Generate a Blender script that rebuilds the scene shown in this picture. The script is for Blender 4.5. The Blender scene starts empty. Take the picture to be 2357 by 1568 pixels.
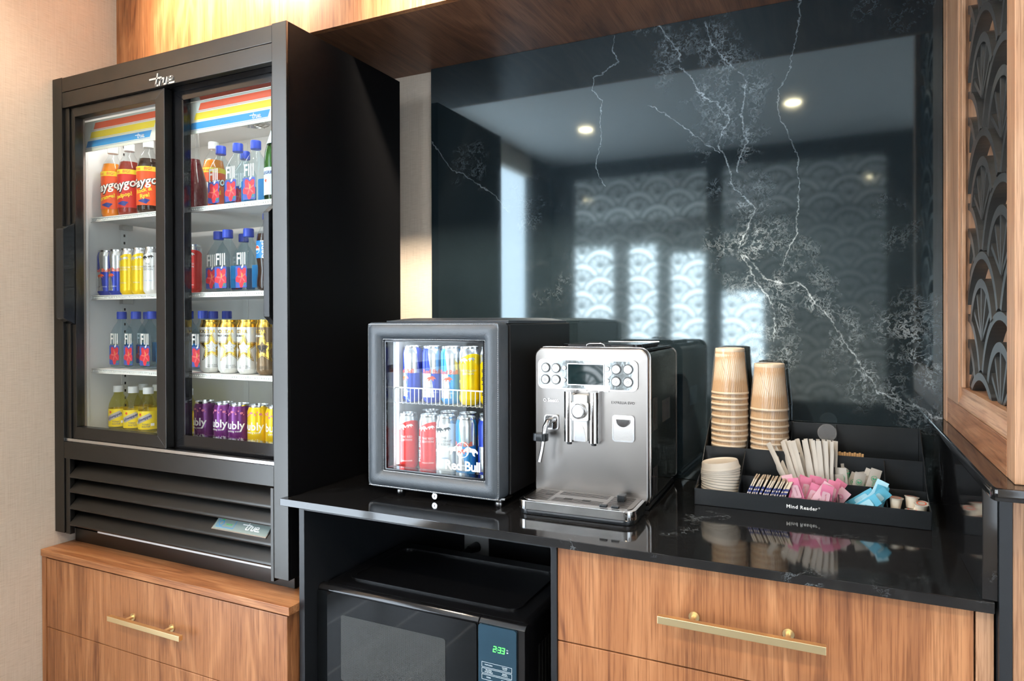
import bpy, bmesh, math, random
from mathutils import Vector, Matrix
R = random.Random(7)
SC = bpy.context.scene
COL = SC.collection
# ------------------------------------------------------------------ camera, world, exposure, daylight
YAW, PITCH, ROLL = -0.44735, -0.00472, 0.00321
F_PX, ROW, ZCAM = 1565.95, 745.23, 1.3815
def make_camera():
    cam = bpy.data.cameras.new('camera'); ob = bpy.data.objects.new('camera', cam); COL.objects.link(ob)
    fw = Vector((math.sin(YAW), math.cos(YAW), 0)); rt = Vector((math.cos(YAW), -math.sin(YAW), 0)); up = Vector((0, 0, 1))
    fw2 = fw*math.cos(PITCH) + up*math.sin(PITCH); up2 = up*math.cos(PITCH) - fw*math.sin(PITCH)
    rt3 = rt*math.cos(ROLL) - up2*math.sin(ROLL); up3 = rt*math.sin(ROLL) + up2*math.cos(ROLL)
    m = Matrix((rt3, up3, -fw2)).transposed().to_4x4(); m.translation = (0, 0, ZCAM)
    ob.matrix_world = m
    cam.sensor_width = 36; cam.lens = 36*F_PX/2357; cam.shift_y = (ROW-784)/2357
    cam.clip_start = .02; cam.clip_end = 60
    SC.camera = ob
make_camera()
W = bpy.data.worlds.new('world'); SC.world = W; W.use_nodes = True
W.node_tree.nodes['Background'].inputs[0].default_value = (.80, .90, 1, 1)
W.node_tree.nodes['Background'].inputs[1].default_value = .6
SC.view_settings.view_transform = 'Standard'; SC.view_settings.look = 'None'
SC.view_settings.gamma = 1; SC.view_settings.use_curve_mapping = False
SC.view_settings.exposure = 0.72
SC.cycles.max_bounces = 7; SC.cycles.diffuse_bounces = 3; SC.cycles.glossy_bounces = 4
SC.cycles.use_adaptive_sampling = True; SC.cycles.adaptive_threshold = .07; SC.cycles.adaptive_min_samples = 12
SC.cycles.transparent_max_bounces = 24; SC.cycles.transmission_bounces = 4
SC.cycles.caustics_reflective = False; SC.cycles.caustics_refractive = False
SC.cycles.use_denoising = True
SC.cycles.sample_clamp_indirect = 6
CEIL = 2.77
WIN_RIGHT = 3.0      # radiance of the daylight in the wide window behind the viewer
WIN_FAR = 13.0       # radiance of the daylight in the windows of the room behind the screens
LAMP_W = 60.0        # watts of each recessed downlight
# ------------------------------------------------------------------ materials
MATS = {}
def newmat(name):
    m = bpy.data.materials.new(name); m.use_nodes = True; nt = m.node_tree
    MATS[name] = m
    return m, nt, nt.nodes['Principled BSDF']
def N(nt, kind, **kw):
    n = nt.nodes.new(kind)
    for k, v in kw.items():
        if k.startswith('i_'):
            key = k[2:]; key = int(key) if key.isdigit() else key.replace('_', ' ')
            n.inputs[key].default_value = v
        else: setattr(n, k, v)
    return n
def L(nt, a, b): nt.links.new(a, b)
def math_(nt, op, a, b=None, c=None, clamp=False):
    n = nt.nodes.new('ShaderNodeMath'); n.operation = op; n.use_clamp = clamp
    for i, v in enumerate((a, b, c)):
        if v is None: continue
        if isinstance(v, (int, float)): n.inputs[i].default_value = v
        else: nt.links.new(v, n.inputs[i])
    return n.outputs[0]
def mixc(nt, fac, a, b, blend='MIX'):
    n = nt.nodes.new('ShaderNodeMix'); n.data_type = 'RGBA'; n.blend_type = blend
    for idx, v in ((0, fac), (6, a), (7, b)):
        if isinstance(v, (int, float)): n.inputs[idx].default_value = v
        elif isinstance(v, tuple): n.inputs[idx].default_value = v if len(v) == 4 else v+(1,)
        else: nt.links.new(v, n.inputs[idx])
    return n.outputs[2]
def ramp(nt, fac, stops, interp='LINEAR'):
    n = nt.nodes.new('ShaderNodeValToRGB'); n.color_ramp.interpolation = interp
    e = n.color_ramp.elements
    while len(e) > 1: e.remove(e[-1])
    e[0].position = stops[0][0]; e[0].color = tuple(stops[0][1])+(1,)
    for p, c in stops[1:]:
        x = e.new(p); x.color = tuple(c)+(1,)
    nt.links.new(fac, n.inputs[0]); return n.outputs[0]
def objco(nt, scale=(1, 1, 1), rot=(0, 0, 0), loc=(0, 0, 0)):
    t = nt.nodes.new('ShaderNodeTexCoord'); m = nt.nodes.new('ShaderNodeMapping')
    m.inputs['Scale'].default_value = scale; m.inputs['Rotation'].default_value = rot; m.inputs['Location'].default_value = loc
    nt.links.new(t.outputs['Object'], m.inputs['Vector']); return m.outputs[0]
def noise(nt, vec, scale, detail=2, rough=.5, dist=0):
    n = nt.nodes.new('ShaderNodeTexNoise')
    n.inputs['Scale'].default_value = scale; n.inputs['Detail'].default_value = detail
    n.inputs['Roughness'].default_value = rough; n.inputs['Distortion'].default_value = dist
    nt.links.new(vec, n.inputs['Vector']); return n
def bump(nt, bs, height, strength=.2, dist=.001):
    b = nt.nodes.new('ShaderNodeBump'); b.inputs['Strength'].default_value = strength; b.inputs['Distance'].default_value = dist
    nt.links.new(height, b.inputs['Height']); nt.links.new(b.outputs[0], bs.inputs['Normal'])
def plain(name, col, rough=.5, metal=0, ior=1.5, coat=0, emit=None, es=0, bumpy=None, alpha=1):
    m, nt, bs = newmat(name)
    bs.inputs['Base Color'].default_value = tuple(col)+(1,); bs.inputs['Roughness'].default_value = rough
    bs.inputs['Metallic'].default_value = metal; bs.inputs['IOR'].default_value = ior
    bs.inputs['Coat Weight'].default_value = coat; bs.inputs['Coat Roughness'].default_value = .05
    if emit: bs.inputs['Emission Color'].default_value = tuple(emit)+(1,); bs.inputs['Emission Strength'].default_value = es
    v = objco(nt)
    if bumpy:
        n = noise(nt, v, bumpy[0], 3, .6); bump(nt, bs, n.outputs[0], bumpy[1], bumpy[2])
    else:   # faint tonal wear so that no surface is one flat colour
        n = noise(nt, v, 9, 3, .6)
        c = mixc(nt, n.outputs[0], tuple(x*.94 for x in col), tuple(min(1, x*1.06) for x in col)); L(nt, c, bs.inputs['Base Color'])
    return m
def clear(name, tint=(1, 1, 1), ior=1.45, rough=0.0, haze=0.0, hazecol=(1, 1, 1)):
    m, nt, bs = newmat(name); nt.nodes.remove(bs)
    out = nt.nodes['Material Output']
    tr = N(nt, 'ShaderNodeBsdfTransparent'); tr.inputs[0].default_value = tint+(1,)
    gl = N(nt, 'ShaderNodeBsdfGlossy'); gl.inputs['Roughness'].default_value = rough
    lw = N(nt, 'ShaderNodeLayerWeight'); lw.inputs[0].default_value = .5
    r0 = ((ior-1)/(ior+1))**2      # Schlick reflectance, the same from either side of the sheet
    fr = math_(nt, 'MULTIPLY_ADD', math_(nt, 'POWER', lw.outputs['Facing'], 5.0), 1-r0, r0)
    mx = N(nt, 'ShaderNodeMixShader'); L(nt, fr, mx.inputs[0]); L(nt, tr.outputs[0], mx.inputs[1]); L(nt, gl.outputs[0], mx.inputs[2])
    res = mx.outputs[0]
    if haze:
        df = N(nt, 'ShaderNodeBsdfTranslucent'); df.inputs[0].default_value = hazecol+(1,)
        d2 = N(nt, 'ShaderNodeBsdfDiffuse'); d2.inputs[0].default_value = hazecol+(1,)
        a = N(nt, 'ShaderNodeMixShader'); a.inputs[0].default_value = .5; L(nt, df.outputs[0], a.inputs[1]); L(nt, d2.outputs[0], a.inputs[2])
        b = N(nt, 'ShaderNodeMixShader'); b.inputs[0].default_value = haze; L(nt, res, b.inputs[1]); L(nt, a.outputs[0], b.inputs[2]); res = b.outputs[0]
    L(nt, res, out.inputs[0]); return m
def wood(name, grain, dark, mid, light, seed=0, rough=.42, fig=1.0):
    """veneer: fine pores and wandering bands stretched along the grain axis ('x', 'y' or 'z')"""
    m, nt, bs = newmat(name)
    def sc(along, across): return tuple(along if a == grain else across for a in 'xyz')
    lo = (seed*1.7, seed*.9, seed*2.3)
    v1 = objco(nt, sc(.55, 3.2), loc=lo)
    big = noise(nt, v1, 1.6*fig, 3, .5, .6)
    v2 = objco(nt, sc(1.0, 26), loc=lo)
    mid_n = noise(nt, v2, 1.6, 4, .6, .4)
    v3 = objco(nt, sc(7, 330), loc=lo)
    fine = noise(nt, v3, 1.0, 3, .7)
    rings = math_(nt, 'SINE', math_(nt, 'MULTIPLY', big.outputs[0], 46.0))
    rings = math_(nt, 'MULTIPLY_ADD', rings, .5, .5)
    f = math_(nt, 'ADD', math_(nt, 'MULTIPLY', rings, .28), math_(nt, 'MULTIPLY', mid_n.outputs[0], .66))
    f = math_(nt, 'ADD', f, math_(nt, 'MULTIPLY', big.outputs[0], .22))
    c = ramp(nt, f, [(.30, dark), (.47, mid), (.60, mid), (.78, light)])
    pores = ramp(nt, fine.outputs[0], [(.36, (.52, .45, .40)), (.52, (1, 1, 1))])
    c = mixc(nt, .75, c, pores, 'MULTIPLY')
    L(nt, c, bs.inputs['Base Color']); bs.inputs['Roughness'].default_value = rough
    bump(nt, bs, fine.outputs[0], .08, .0006)
    return m
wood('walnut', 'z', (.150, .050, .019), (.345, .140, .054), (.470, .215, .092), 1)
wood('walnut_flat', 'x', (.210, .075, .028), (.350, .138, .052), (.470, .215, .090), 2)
wood('walnut_shaded', 'y', (.070, .028, .015), (.165, .072, .037), (.240, .112, .060), 3)  # darkened walnut copy: shade of the soffit underside put into the colour
wood('oak', 'z', (.310, .155, .078), (.420, .225, .122), (.500, .290, .168), 4, fig=.6)
wood('oak_rail', 'y', (.150, .055, .025), (.310, .130, .058), (.430, .210, .105), 5, fig=1.3)
wood('oak_pale', 'y', (.270, .120, .060), (.400, .205, .110), (.490, .285, .165), 6, fig=.9)
wood('wenge', 'z', (.010, .008, .007), (.022, .017, .014), (.040, .030, .024), 7)
def grasscloth():
    m, nt, bs = newmat('grasscloth')
    h = noise(nt, objco(nt, (26, 26, 620)), 1, 3, .65, .3)
    v = noise(nt, objco(nt, (420, 420, 9)), 1, 3, .6, .2)
    big = noise(nt, objco(nt), 1.6, 3, .5)
    s = math_(nt, 'ADD', math_(nt, 'MULTIPLY', h.outputs[0], .62), math_(nt, 'MULTIPLY', v.outputs[0], .38))
    c = ramp(nt, s, [(.30, (.490, .405, .318)), (.5, (.610, .520, .425)), (.70, (.680, .595, .500))])
    c = mixc(nt, .25, c, ramp(nt, big.outputs[0], [(.3, (.86, .85, .84)), (.7, (1, 1, 1))]), 'MULTIPLY')
    L(nt, c, bs.inputs['Base Color']); bs.inputs['Roughness'].default_value = .8
    bump(nt, bs, s, .45, .0012)
grasscloth()
plain('paint_white', (.80, .79, .77), .7, bumpy=(60, .05, .001))
def tile_floor():
    m, nt, bs = newmat('floor_tile')
    n = noise(nt, objco(nt), 3, 5, .6); c = ramp(nt, n.outputs[0], [(.3, (.12, .12, .125)), (.7, (.20, .20, .205))])
    br = N(nt, 'ShaderNodeTexBrick', offset=.5); br.inputs['Scale'].default_value = 1; br.inputs['Mortar Size'].default_value = .006; br.inputs['Brick Width'].default_value = 1.2; br.inputs['Row Height'].default_value = .3
    L(nt, objco(nt, rot=(0, 0, math.pi/2)), br.inputs['Vector'])
    L(nt, mixc(nt, br.outputs['Fac'], c, (.62, .62, .60)), bs.inputs['Base Color']); bs.inputs['Roughness'].default_value = .3
tile_floor()
VEINS = [  # centre lines of the long veins of the upright slab, (x, z) in metres
 [(-.482, 2.256), (-.425, 2.181), (-.419, 2.129), (-.375, 2.059), (-.278, 1.958), (-.314, 1.888), (-.278, 1.773), (-.208, 1.693), (-.255, 1.574), (-.186, 1.498), (-.107, 1.484), (-.031, 1.4), (.021, 1.318), (.092, 1.194), (.152, 1.174), (.235, 1.134)],
 [(-.095, 2.253), (-.101, 2.148), (-.14, 2.023), (-.151, 1.965), (-.112, 1.865), (-.096, 1.744), (-.101, 1.614), (-.14, 1.532)],
 [(-.616, 2.248), (-.623, 2.203), (-.602, 2.166), (-.686, 2.133), (-.693, 2.094), (-.658, 2.055), (-.666, 1.928), (-.68, 1.856), (-.645, 1.806)],
 [(-.516, 2.028), (-.425, 1.958), (-.35, 1.905), (-.314, 1.863)],
 [(-1.28, 2.0), (-1.212, 1.917), (-1.127, 1.864), (-1.044, 1.813), (-.98, 1.736)],
 [(-.255, 1.574), (-.208, 1.486), (-.163, 1.425), (-.157, 1.304)],
 [(-.35, 2.243), (-.326, 2.176), (-.231, 2.049), (-.254, 1.967), (-.231, 1.878), (-.266, 1.796)],
]
CLOUDS = [(-.37, 2.13, .13, .6), (-.39, 2.20, .075, .9), (-.36, 2.10, .08, 1), (-.28, 2.0, .10, 1), (-.27, 1.86, .09, .8), (-.235, 1.73, .085, 1), (-.22, 1.60, .12, 1), (-.12, 1.50, .10, .9),
          (-.02, 1.40, .08, .8), (.11, 1.38, .07, .7), (.17, 1.30, .15, 1.0), (.20, 1.22, .10, .8), (-1.11, 1.90, .09, .45), (-.90, 1.75, .14, .25), (.11, 1.62, .09, .35), (.14, 2.22, .10, .6), (-.83, 1.5, .12, .22)]
def black_quartz(name, slab):
    m, nt, bs = newmat(name)
    co = objco(nt, (1, 0, 1) if slab else (1, 1, 1))
    wob = noise(nt, co, 9, 6, .62)
    sub = N(nt, 'ShaderNodeVectorMath', operation='SUBTRACT'); L(nt, wob.outputs['Color'], sub.inputs[0]); sub.inputs[1].default_value = (.5, .5, .5)
    scl = N(nt, 'ShaderNodeVectorMath', operation='MULTIPLY'); L(nt, sub.outputs[0], scl.inputs[0]); scl.inputs[1].default_value = (.062, 0 if slab else .062, .062)
    add = N(nt, 'ShaderNodeVectorMath', operation='ADD'); L(nt, co, add.inputs[0]); L(nt, scl.outputs[0], add.inputs[1])
    p = add.outputs[0]
    fine = noise(nt, p, 48 if slab else 13, 8, .70, .3)
    ridge = math_(nt, 'ABSOLUTE', math_(nt, 'SUBTRACT', fine.outputs[0], .5))
    ridge = math_(nt, 'SUBTRACT', 1.0, math_(nt, 'MULTIPLY', ridge, 24.0 if slab else 85.0), clamp=True)
    gate = noise(nt, co, 5.5, 3, .6)
    if slab:
        jit = noise(nt, co, 75, 4, .7)
        js = N(nt, 'ShaderNodeVectorMath', operation='SUBTRACT'); L(nt, jit.outputs['Color'], js.inputs[0]); js.inputs[1].default_value = (.5, .5, .5)
        jm = N(nt, 'ShaderNodeVectorMath', operation='MULTIPLY'); L(nt, js.outputs[0], jm.inputs[0]); jm.inputs[1].default_value = (.016, 0, .016)
        ja = N(nt, 'ShaderNodeVectorMath', operation='ADD'); L(nt, p, ja.inputs[0]); L(nt, jm.outputs[0], ja.inputs[1]); pj = ja.outputs[0]
        def dist_to(lines):
            tot = None
            for ln in lines:
                for (ax, az), (bx_, bz) in zip(ln, ln[1:]):
                    pa = N(nt, 'ShaderNodeVectorMath', operation='SUBTRACT'); L(nt, pj, pa.inputs[0]); pa.inputs[1].default_value = (ax, 0, az)
                    ba = (bx_-ax, 0, bz-az); q = ba[0]**2+ba[2]**2
                    dt = N(nt, 'ShaderNodeVectorMath', operation='DOT_PRODUCT'); L(nt, pa.outputs[0], dt.inputs[0]); dt.inputs[1].default_value = tuple(k/q for k in ba)
                    h = math_(nt, 'ADD', dt.outputs['Value'], 0.0, clamp=True)
                    sv = N(nt, 'ShaderNodeVectorMath', operation='SCALE'); sv.inputs[0].default_value = ba; L(nt, h, sv.inputs['Scale'])
                    dd = N(nt, 'ShaderNodeVectorMath', operation='DISTANCE'); L(nt, pa.outputs[0], dd.inputs[0]); L(nt, sv.outputs[0], dd.inputs[1])
                    tot = dd.outputs['Value'] if tot is None else math_(nt, 'MINIMUM', tot, dd.outputs['Value'])
            return tot
        dm = dist_to([VEINS[0], VEINS[5], VEINS[6]]); dt_ = dist_to([VEINS[i] for i in (1, 2, 3, 4)])
        g2 = noise(nt, co, 21, 4, .65)
        broken = math_(nt, 'MULTIPLY', math_(nt, 'SUBTRACT', g2.outputs[0], .36), 5.0, clamp=True)
        l1 = math_(nt, 'SUBTRACT', 1.0, math_(nt, 'DIVIDE', dm, .0026), clamp=True)
        l2 = math_(nt, 'SUBTRACT', 1.0, math_(nt, 'DIVIDE', dt_, .0020), clamp=True)
        line = math_(nt, 'ADD', math_(nt, 'MULTIPLY', math_(nt, 'MULTIPLY', l1, broken), .50), math_(nt, 'MULTIPLY', math_(nt, 'MULTIPLY', l2, math_(nt, 'MULTIPLY_ADD', broken, .75, .25)), .42))
        near = math_(nt, 'MULTIPLY', math_(nt, 'SUBTRACT', 1.0, math_(nt, 'DIVIDE', dm, .085), clamp=True), .9)
        for cx, cz, r, w in CLOUDS:
            d = N(nt, 'ShaderNodeVectorMath', operation='DISTANCE'); L(nt, p, d.inputs[0]); d.inputs[1].default_value = (cx, 0, cz)
            k = math_(nt, 'MULTIPLY', math_(nt, 'SUBTRACT', 1.0, math_(nt, 'DIVIDE', d.outputs['Value'], r*1.25), clamp=True), w*.8)
            near = math_(nt, 'MAXIMUM', near, k)
        g3 = noise(nt, co, 9, 4, .6)
        sel = math_(nt, 'MULTIPLY', math_(nt, 'SUBTRACT', g3.outputs[0], .42), 5.0, clamp=True)
        cloud = math_(nt, 'MULTIPLY', math_(nt, 'MULTIPLY', ridge, near), math_(nt, 'MULTIPLY', sel, broken))
        v = math_(nt, 'ADD', line, math_(nt, 'MULTIPLY', cloud, .66), clamp=True)
    else:
        g = math_(nt, 'MULTIPLY', math_(nt, 'SUBTRACT', gate.outputs[0], .58), 7.0, clamp=True)
        v = math_(nt, 'MULTIPLY', ridge, math_(nt, 'MULTIPLY', g, .55))
    tone = noise(nt, co, 2.2, 3, .5)
    base = ramp(nt, tone.outputs[0], [(.35, (.008, .0135, .017)), (.7, (.013, .021, .026))] if slab else [(.35, (.008, .008, .0085)), (.7, (.014, .0135, .014))])
    c = mixc(nt, v, base, (.50, .57, .61))
    L(nt, c, bs.inputs['Base Color'])
    bs.inputs['Roughness'].default_value = .055 if slab else .07; bs.inputs['Specular Tint'].default_value = (.80, .95, 1, 1) if slab else (1, 1, 1, 1); bs.inputs['IOR'].default_value = 1.88 if slab else 1.62
black_quartz('quartz_slab', True)
black_quartz('quartz', False)
plain('fridge_black', (.072, .070, .067), .32, 1)
plain('fridge_side', (.0035, .0035, .004), .5, ior=1.18)
plain('gloss_black', (.008, .008, .009), .12, ior=1.5)
plain('matte_black', (.012, .012, .013), .5)
plain('plastic_black', (.012, .0145, .017), .24, ior=1.5)
plain('laminate_black', (.012, .014, .017), .38, ior=1.5)
plain('liner_white', (.80, .79, .77), .45)
plain('shelf_white', (.84, .84, .82), .4)
plain('gasket', (.42, .36, .32), .6)
plain('steel', (.62, .60, .58), .24, 1)
def brushed():
    m, nt, bs = newmat('brushed_steel')
    n = noise(nt, objco(nt, (2, 2, 900)), 1, 2, .5)
    bs.inputs['Base Color'].default_value = (.33, .31, .295, 1); bs.inputs['Metallic'].default_value = 1
    L(nt, math_(nt, 'MULTIPLY_ADD', n.outputs[0], .10, .25), bs.inputs['Roughness'])
    bump(nt, bs, n.outputs[0], .006, .0002)
brushed()
plain('fascia_chrome', (.15, .165, .17), .07, 1, bumpy=(26, .10, .002))
plain('chrome', (.62, .62, .62), .08, 1)
plain('smoked_metal', (.55, .46, .37), .09, 1)
plain('brass', (.90, .73, .42), .34, 1)
plain('aluminium', (.72, .73, .74), .22, 1)
plain('gold_metal', (.76, .50, .10), .25, 1)
plain('lattice_black', (.042, .040, .037), .30, ior=1.6)
plain('leather_shaded', (.010, .010, .011), .42, ior=1.4)  # same leather on the case, its shade put into a darker colour
plain('badge_grey', (.26, .32, .30), .35, .3)
plain('leather', (.058, .070, .083), .38, ior=1.6, bumpy=(420, .55, .0012))  # lit copy: bluish daylight on the door put into the colour
plain('silver_print', (.62, .63, .63), .3, .6)
plain('white_print', (.86, .86, .84), .5)
plain('red_print', (.80, .10, .035), .45)
plain('yellow_print', (.82, .62, .03), .45)
plain('blue_print', (.02, .26, .60), .45)
plain('black_print', (.02, .02, .02), .5)
plain('navy_print', (.02, .04, .24), .45)
plain('green_print', (.06, .42, .10), .45)
plain('sign_white', (.66, .69, .62), .45)
plain('cap_blue', (.025, .070, .52), .35)
plain('cap_white', (.85, .86, .85), .4)
plain('flower_red', (.72, .035, .06), .45)
plain('flower_pink', (.88, .14, .16), .45)
plain('label_blue', (.06, .10, .42), .45)
plain('soda_orange', (.78, .22, .01), .12, ior=1.35)
plain('soda_red', (.25, .018, .010), .10, ior=1.35)
plain('soda_cola', (.028, .010, .006), .08, ior=1.35)
plain('cherry', (.10, .010, .014), .06, ior=1.4)
plain('tonic_label', (.86, .66, .02), .4)
plain('soda_label', (.76, .085, .012), .4)
plain('soda_label_red', (.58, .022, .015), .4)
plain('pale_label', (.55, .72, .78), .45)
plain('cola_label', (.01, .22, .70), .4)
clear('door_glass', (.97, .985, .98), 1.24)
clear('pet', (.95, .97, .975), 1.38)
clear('pet_water', (.86, .93, .955), 1.40)
clear('green_glass', (.22, .52, .20), 1.5)
clear('tonic_fluid', (.96, .93, .55), 1.38)
clear('film', (.97, .97, .97), 1.5, .12, .10, (1, .98, .95))
clear('clear_plastic', (.92, .92, .92), 1.5, .05, .12)
plain('kraft', (.47, .295, .150), .7)
plain('cup_rim', (.60, .49, .36), .6)
plain('lid_white', (.55, .50, .43), .55)
plain('paper_white', (.47, .435, .385), .7)
plain('paper_pink', (.60, .165, .275), .6)
plain('paper_pale_pink', (.64, .38, .43), .6)
plain('paper_blue', (.09, .40, .56), .6)
plain('paper_pale_blue', (.34, .60, .70), .6)
plain('paper_green_print', (.03, .42, .20), .6)
plain('tea_navy', (.018, .030, .15), .45)
plain('tea_tan', (.60, .50, .38), .55)
plain('cream_cup', (.80, .73, .60), .45)
plain('stick_wood', (.60, .36, .16), .7)
plain('microwave_black', (.006, .006, .007), .30, ior=1.5)
plain('microwave_glass', (.005, .006, .007), .04, ior=1.36)
def mesh_screen():
    m, nt, bs = newmat('microwave_screen')
    v = N(nt, 'ShaderNodeTexVoronoi'); v.inputs['Scale'].default_value = 420; v.inputs['Randomness'].default_value = 0.0
    L(nt, objco(nt), v.inputs['Vector'])
    c = ramp(nt, v.outputs['Distance'], [(.30, (.008, .008, .008)), (.45, (.058, .062, .062))]); L(nt, c, bs.inputs['Base Color'])
    bs.inputs['Roughness'].default_value = .08; bs.inputs['IOR'].default_value = 1.36
mesh_screen()
plain('microwave_panel', (.030, .075, .115), .22, .5)
plain('led_green', (.02, .5, .03), .5, emit=(.10, 1, .12), es=1.6)
plain('icon_white', (.8, .9, .95), .5)
plain('outlet_white', (.42, .43, .43), .5)
plain('cord_black', (.010, .010, .011), .45)
def lamp(name, col, s):
    m, nt, bs = newmat(name); nt.nodes.remove(bs)
    e = N(nt, 'ShaderNodeEmission'); e.inputs[0].default_value = col+(1,); e.inputs[1].default_value = s
    L(nt, e.outputs[0], nt.nodes['Material Output'].inputs[0]); return m
lamp('led_white', (.97, .97, 1), 2.2); lamp('led_cold', (.74, .84, 1), 1.7); lamp('lens_warm', (1, .76, .46), 60)
lamp('daylight_far', (.86, .94, 1), WIN_FAR); lamp('daylight_left', (.76, .88, 1), 6.5); lamp('daylight_right', (.80, .90, 1), WIN_RIGHT)
plain('screen_teal', (.002, .014, .016), .04, ior=1.35)
plain('button_silver', (.62, .63, .64), .28, .7)
def can_paint(name, kind, col, top=(.60, .62, .64), H=.156):
    """can sheet printed in bands that run round the can, read from angle and height"""
    m, nt, bs = newmat(name)
    t = nt.nodes.new('ShaderNodeTexCoord'); s = nt.nodes.new('ShaderNodeSeparateXYZ'); L(nt, t.outputs['Object'], s.inputs[0])
    ang = math_(nt, 'ARCTAN2', s.outputs[1], s.outputs[0]); z = s.outputs[2]
    metal = None
    if kind == 'quarter':       # slanting blue and silver quarters
        a = math_(nt, 'SINE', math_(nt, 'MULTIPLY', math_(nt, 'ADD', ang, math_(nt, 'MULTIPLY', math_(nt, 'SUBTRACT', z, H*.52), 5.0)), 2.0))
        f = math_(nt, 'GREATER_THAN', math_(nt, 'MULTIPLY', a, math_(nt, 'SUBTRACT', z, H*.52)), 0)
        band = math_(nt, 'LESS_THAN', z, H*.10)
        f = math_(nt, 'MAXIMUM', f, band)
        c = mixc(nt, f, top, col); metal = math_(nt, 'SUBTRACT', .75, math_(nt, 'MULTIPLY', f, .45))
    elif kind == 'edition':     # colour below a slanting silver shoulder
        e = math_(nt, 'MULTIPLY_ADD', math_(nt, 'SINE', math_(nt, 'ADD', ang, 2.2)), H*.10, H*.78)
        f = math_(nt, 'LESS_THAN', z, e); c = mixc(nt, f, top, col); metal = math_(nt, 'SUBTRACT', .8, math_(nt, 'MULTIPLY', f, .55))
    else:
        n = noise(nt, t.outputs['Object'], 30, 2, .5); c = mixc(nt, n.outputs[0], tuple(k*.95 for k in col), col); metal = None; bs.inputs['Metallic'].default_value = .35
    L(nt, c, bs.inputs['Base Color'])
    if metal is not None: L(nt, metal, bs.inputs['Metallic'])
    bs.inputs['Roughness'].default_value = .24
can_paint('can_classic', 'quarter', (.015, .045, .42)); can_paint('can_sugarfree', 'quarter', (.03, .28, .66))
can_paint('can_red', 'edition', (.70, .035, .030)); can_paint('can_yellow', 'edition', (.86, .60, .005)); can_paint('can_white', 'edition', (.80, .82, .82), (.50, .52, .54))
can_paint('can_star', 'flat', (.80, .80, .78)); can_paint('can_star_brown', 'flat', (.20, .13, .07)); can_paint('can_purple', 'flat', (.165, .022, .19)); can_paint('can_lemon', 'flat', (.88, .58, .01))
# ------------------------------------------------------------------ mesh helpers
def org(parent):
    o = parent
    while o is not None and o.parent is not None: o = o.parent
    return Vector(o.location) if o is not None else Vector((0, 0, 0))
def link(name, me, mat, parent=None, label=None):
    me.name = name
    ob = bpy.data.objects.new(name, me); COL.objects.link(ob)
    if mat: me.materials.append(MATS[mat])
    if parent is not None: ob.parent = parent
    if label: ob['label'] = label
    return ob
def finish(bm, name, mat, parent, smooth=35, label=None):
    o = org(parent)
    if o.length > 0: bmesh.ops.translate(bm, verts=bm.verts, vec=-o)
    bmesh.ops.recalc_face_normals(bm, faces=bm.faces)
    hard = []
    if smooth and smooth <= 40:      # keep broad flat faces flat: no shading runs from a bevel into them
        bm.edges.index_update()
        ar = {f: f.calc_area() for f in bm.faces}
        for e in bm.edges:
            if len(e.link_faces) == 2:
                a, b = ar[e.link_faces[0]], ar[e.link_faces[1]]
                if max(a, b) > 12*min(a, b) and e.calc_face_angle(0) > .03: hard.append(e.index)
    me = bpy.data.meshes.new(name); bm.to_mesh(me); bm.free()
    if smooth:
        me.polygons.foreach_set('use_smooth', [True]*len(me.polygons)); me.set_sharp_from_angle(angle=math.radians(smooth))
        for i in hard: me.edges[i].use_edge_sharp = True
    return link(name, me, mat, parent, label)
def thing(name, label, cat, loc=(0, 0, 0), group=None, kind=None):
    o = bpy.data.objects.new(name, None); COL.objects.link(o); o.location = loc; o.empty_display_size = .05
    o['label'] = label; o['category'] = cat
    if group: o['group'] = group
    if kind: o['kind'] = kind
    return o
def tag(o, label=None, cat=None, group=None, kind=None):
    for k, v in (('label', label), ('category', cat), ('group', group), ('kind', kind)):
        if v: o[k] = v
    return o
def copy_tree(o, parent=None):
    c = o.copy(); COL.objects.link(c)
    if parent is not None: c.parent = parent
    for ch in list(KIDS(o)): copy_tree(ch, c)
    return c
def KIDS(o): return o.children
def put(proto, used, loc, rot, label, group=None, rx=0, ry=0):
    """first placement moves the prototype itself, later ones copy it with all its parts"""
    o = proto if not used.get(proto.name) else copy_tree(proto)
    used[proto.name] = True
    o.location = loc; o.rotation_euler = (rx, ry, rot); o['label'] = label
    if group: o['group'] = group
    return o
USED = {}
def a_box(bm, x0, x1, y0, y1, z0, z1):
    vs = [bm.verts.new(p) for p in ((x0, y0, z0), (x1, y0, z0), (x1, y1, z0), (x0, y1, z0), (x0, y0, z1), (x1, y0, z1), (x1, y1, z1), (x0, y1, z1))]
    for f in ((0, 3, 2, 1), (4, 5, 6, 7), (0, 1, 5, 4), (1, 2, 6, 5), (2, 3, 7, 6), (3, 0, 4, 7)): bm.faces.new([vs[i] for i in f])
    return vs
def bevel(bm, off, seg=2):
    if off: bmesh.ops.bevel(bm, geom=list(bm.edges), offset=off, segments=seg, profile=.6, affect='EDGES', clamp_overlap=True)
def bx(name, mat, parent, x0, x1, y0, y1, z0, z1, bev=.0012, seg=2, label=None):
    bm = bmesh.new(); a_box(bm, min(x0, x1), max(x0, x1), min(y0, y1), max(y0, y1), min(z0, z1), max(z0, z1)); bevel(bm, bev, seg)
    return finish(bm, name, mat, parent, 15, label=label)
def boxes(name, mat, parent, lst, bev=0, label=None):
    bm = bmesh.new()
    for b in lst: a_box(bm, *b)
    if bev: bevel(bm, bev, 1)
    return finish(bm, name, mat, parent, 15, label=label)
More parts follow.
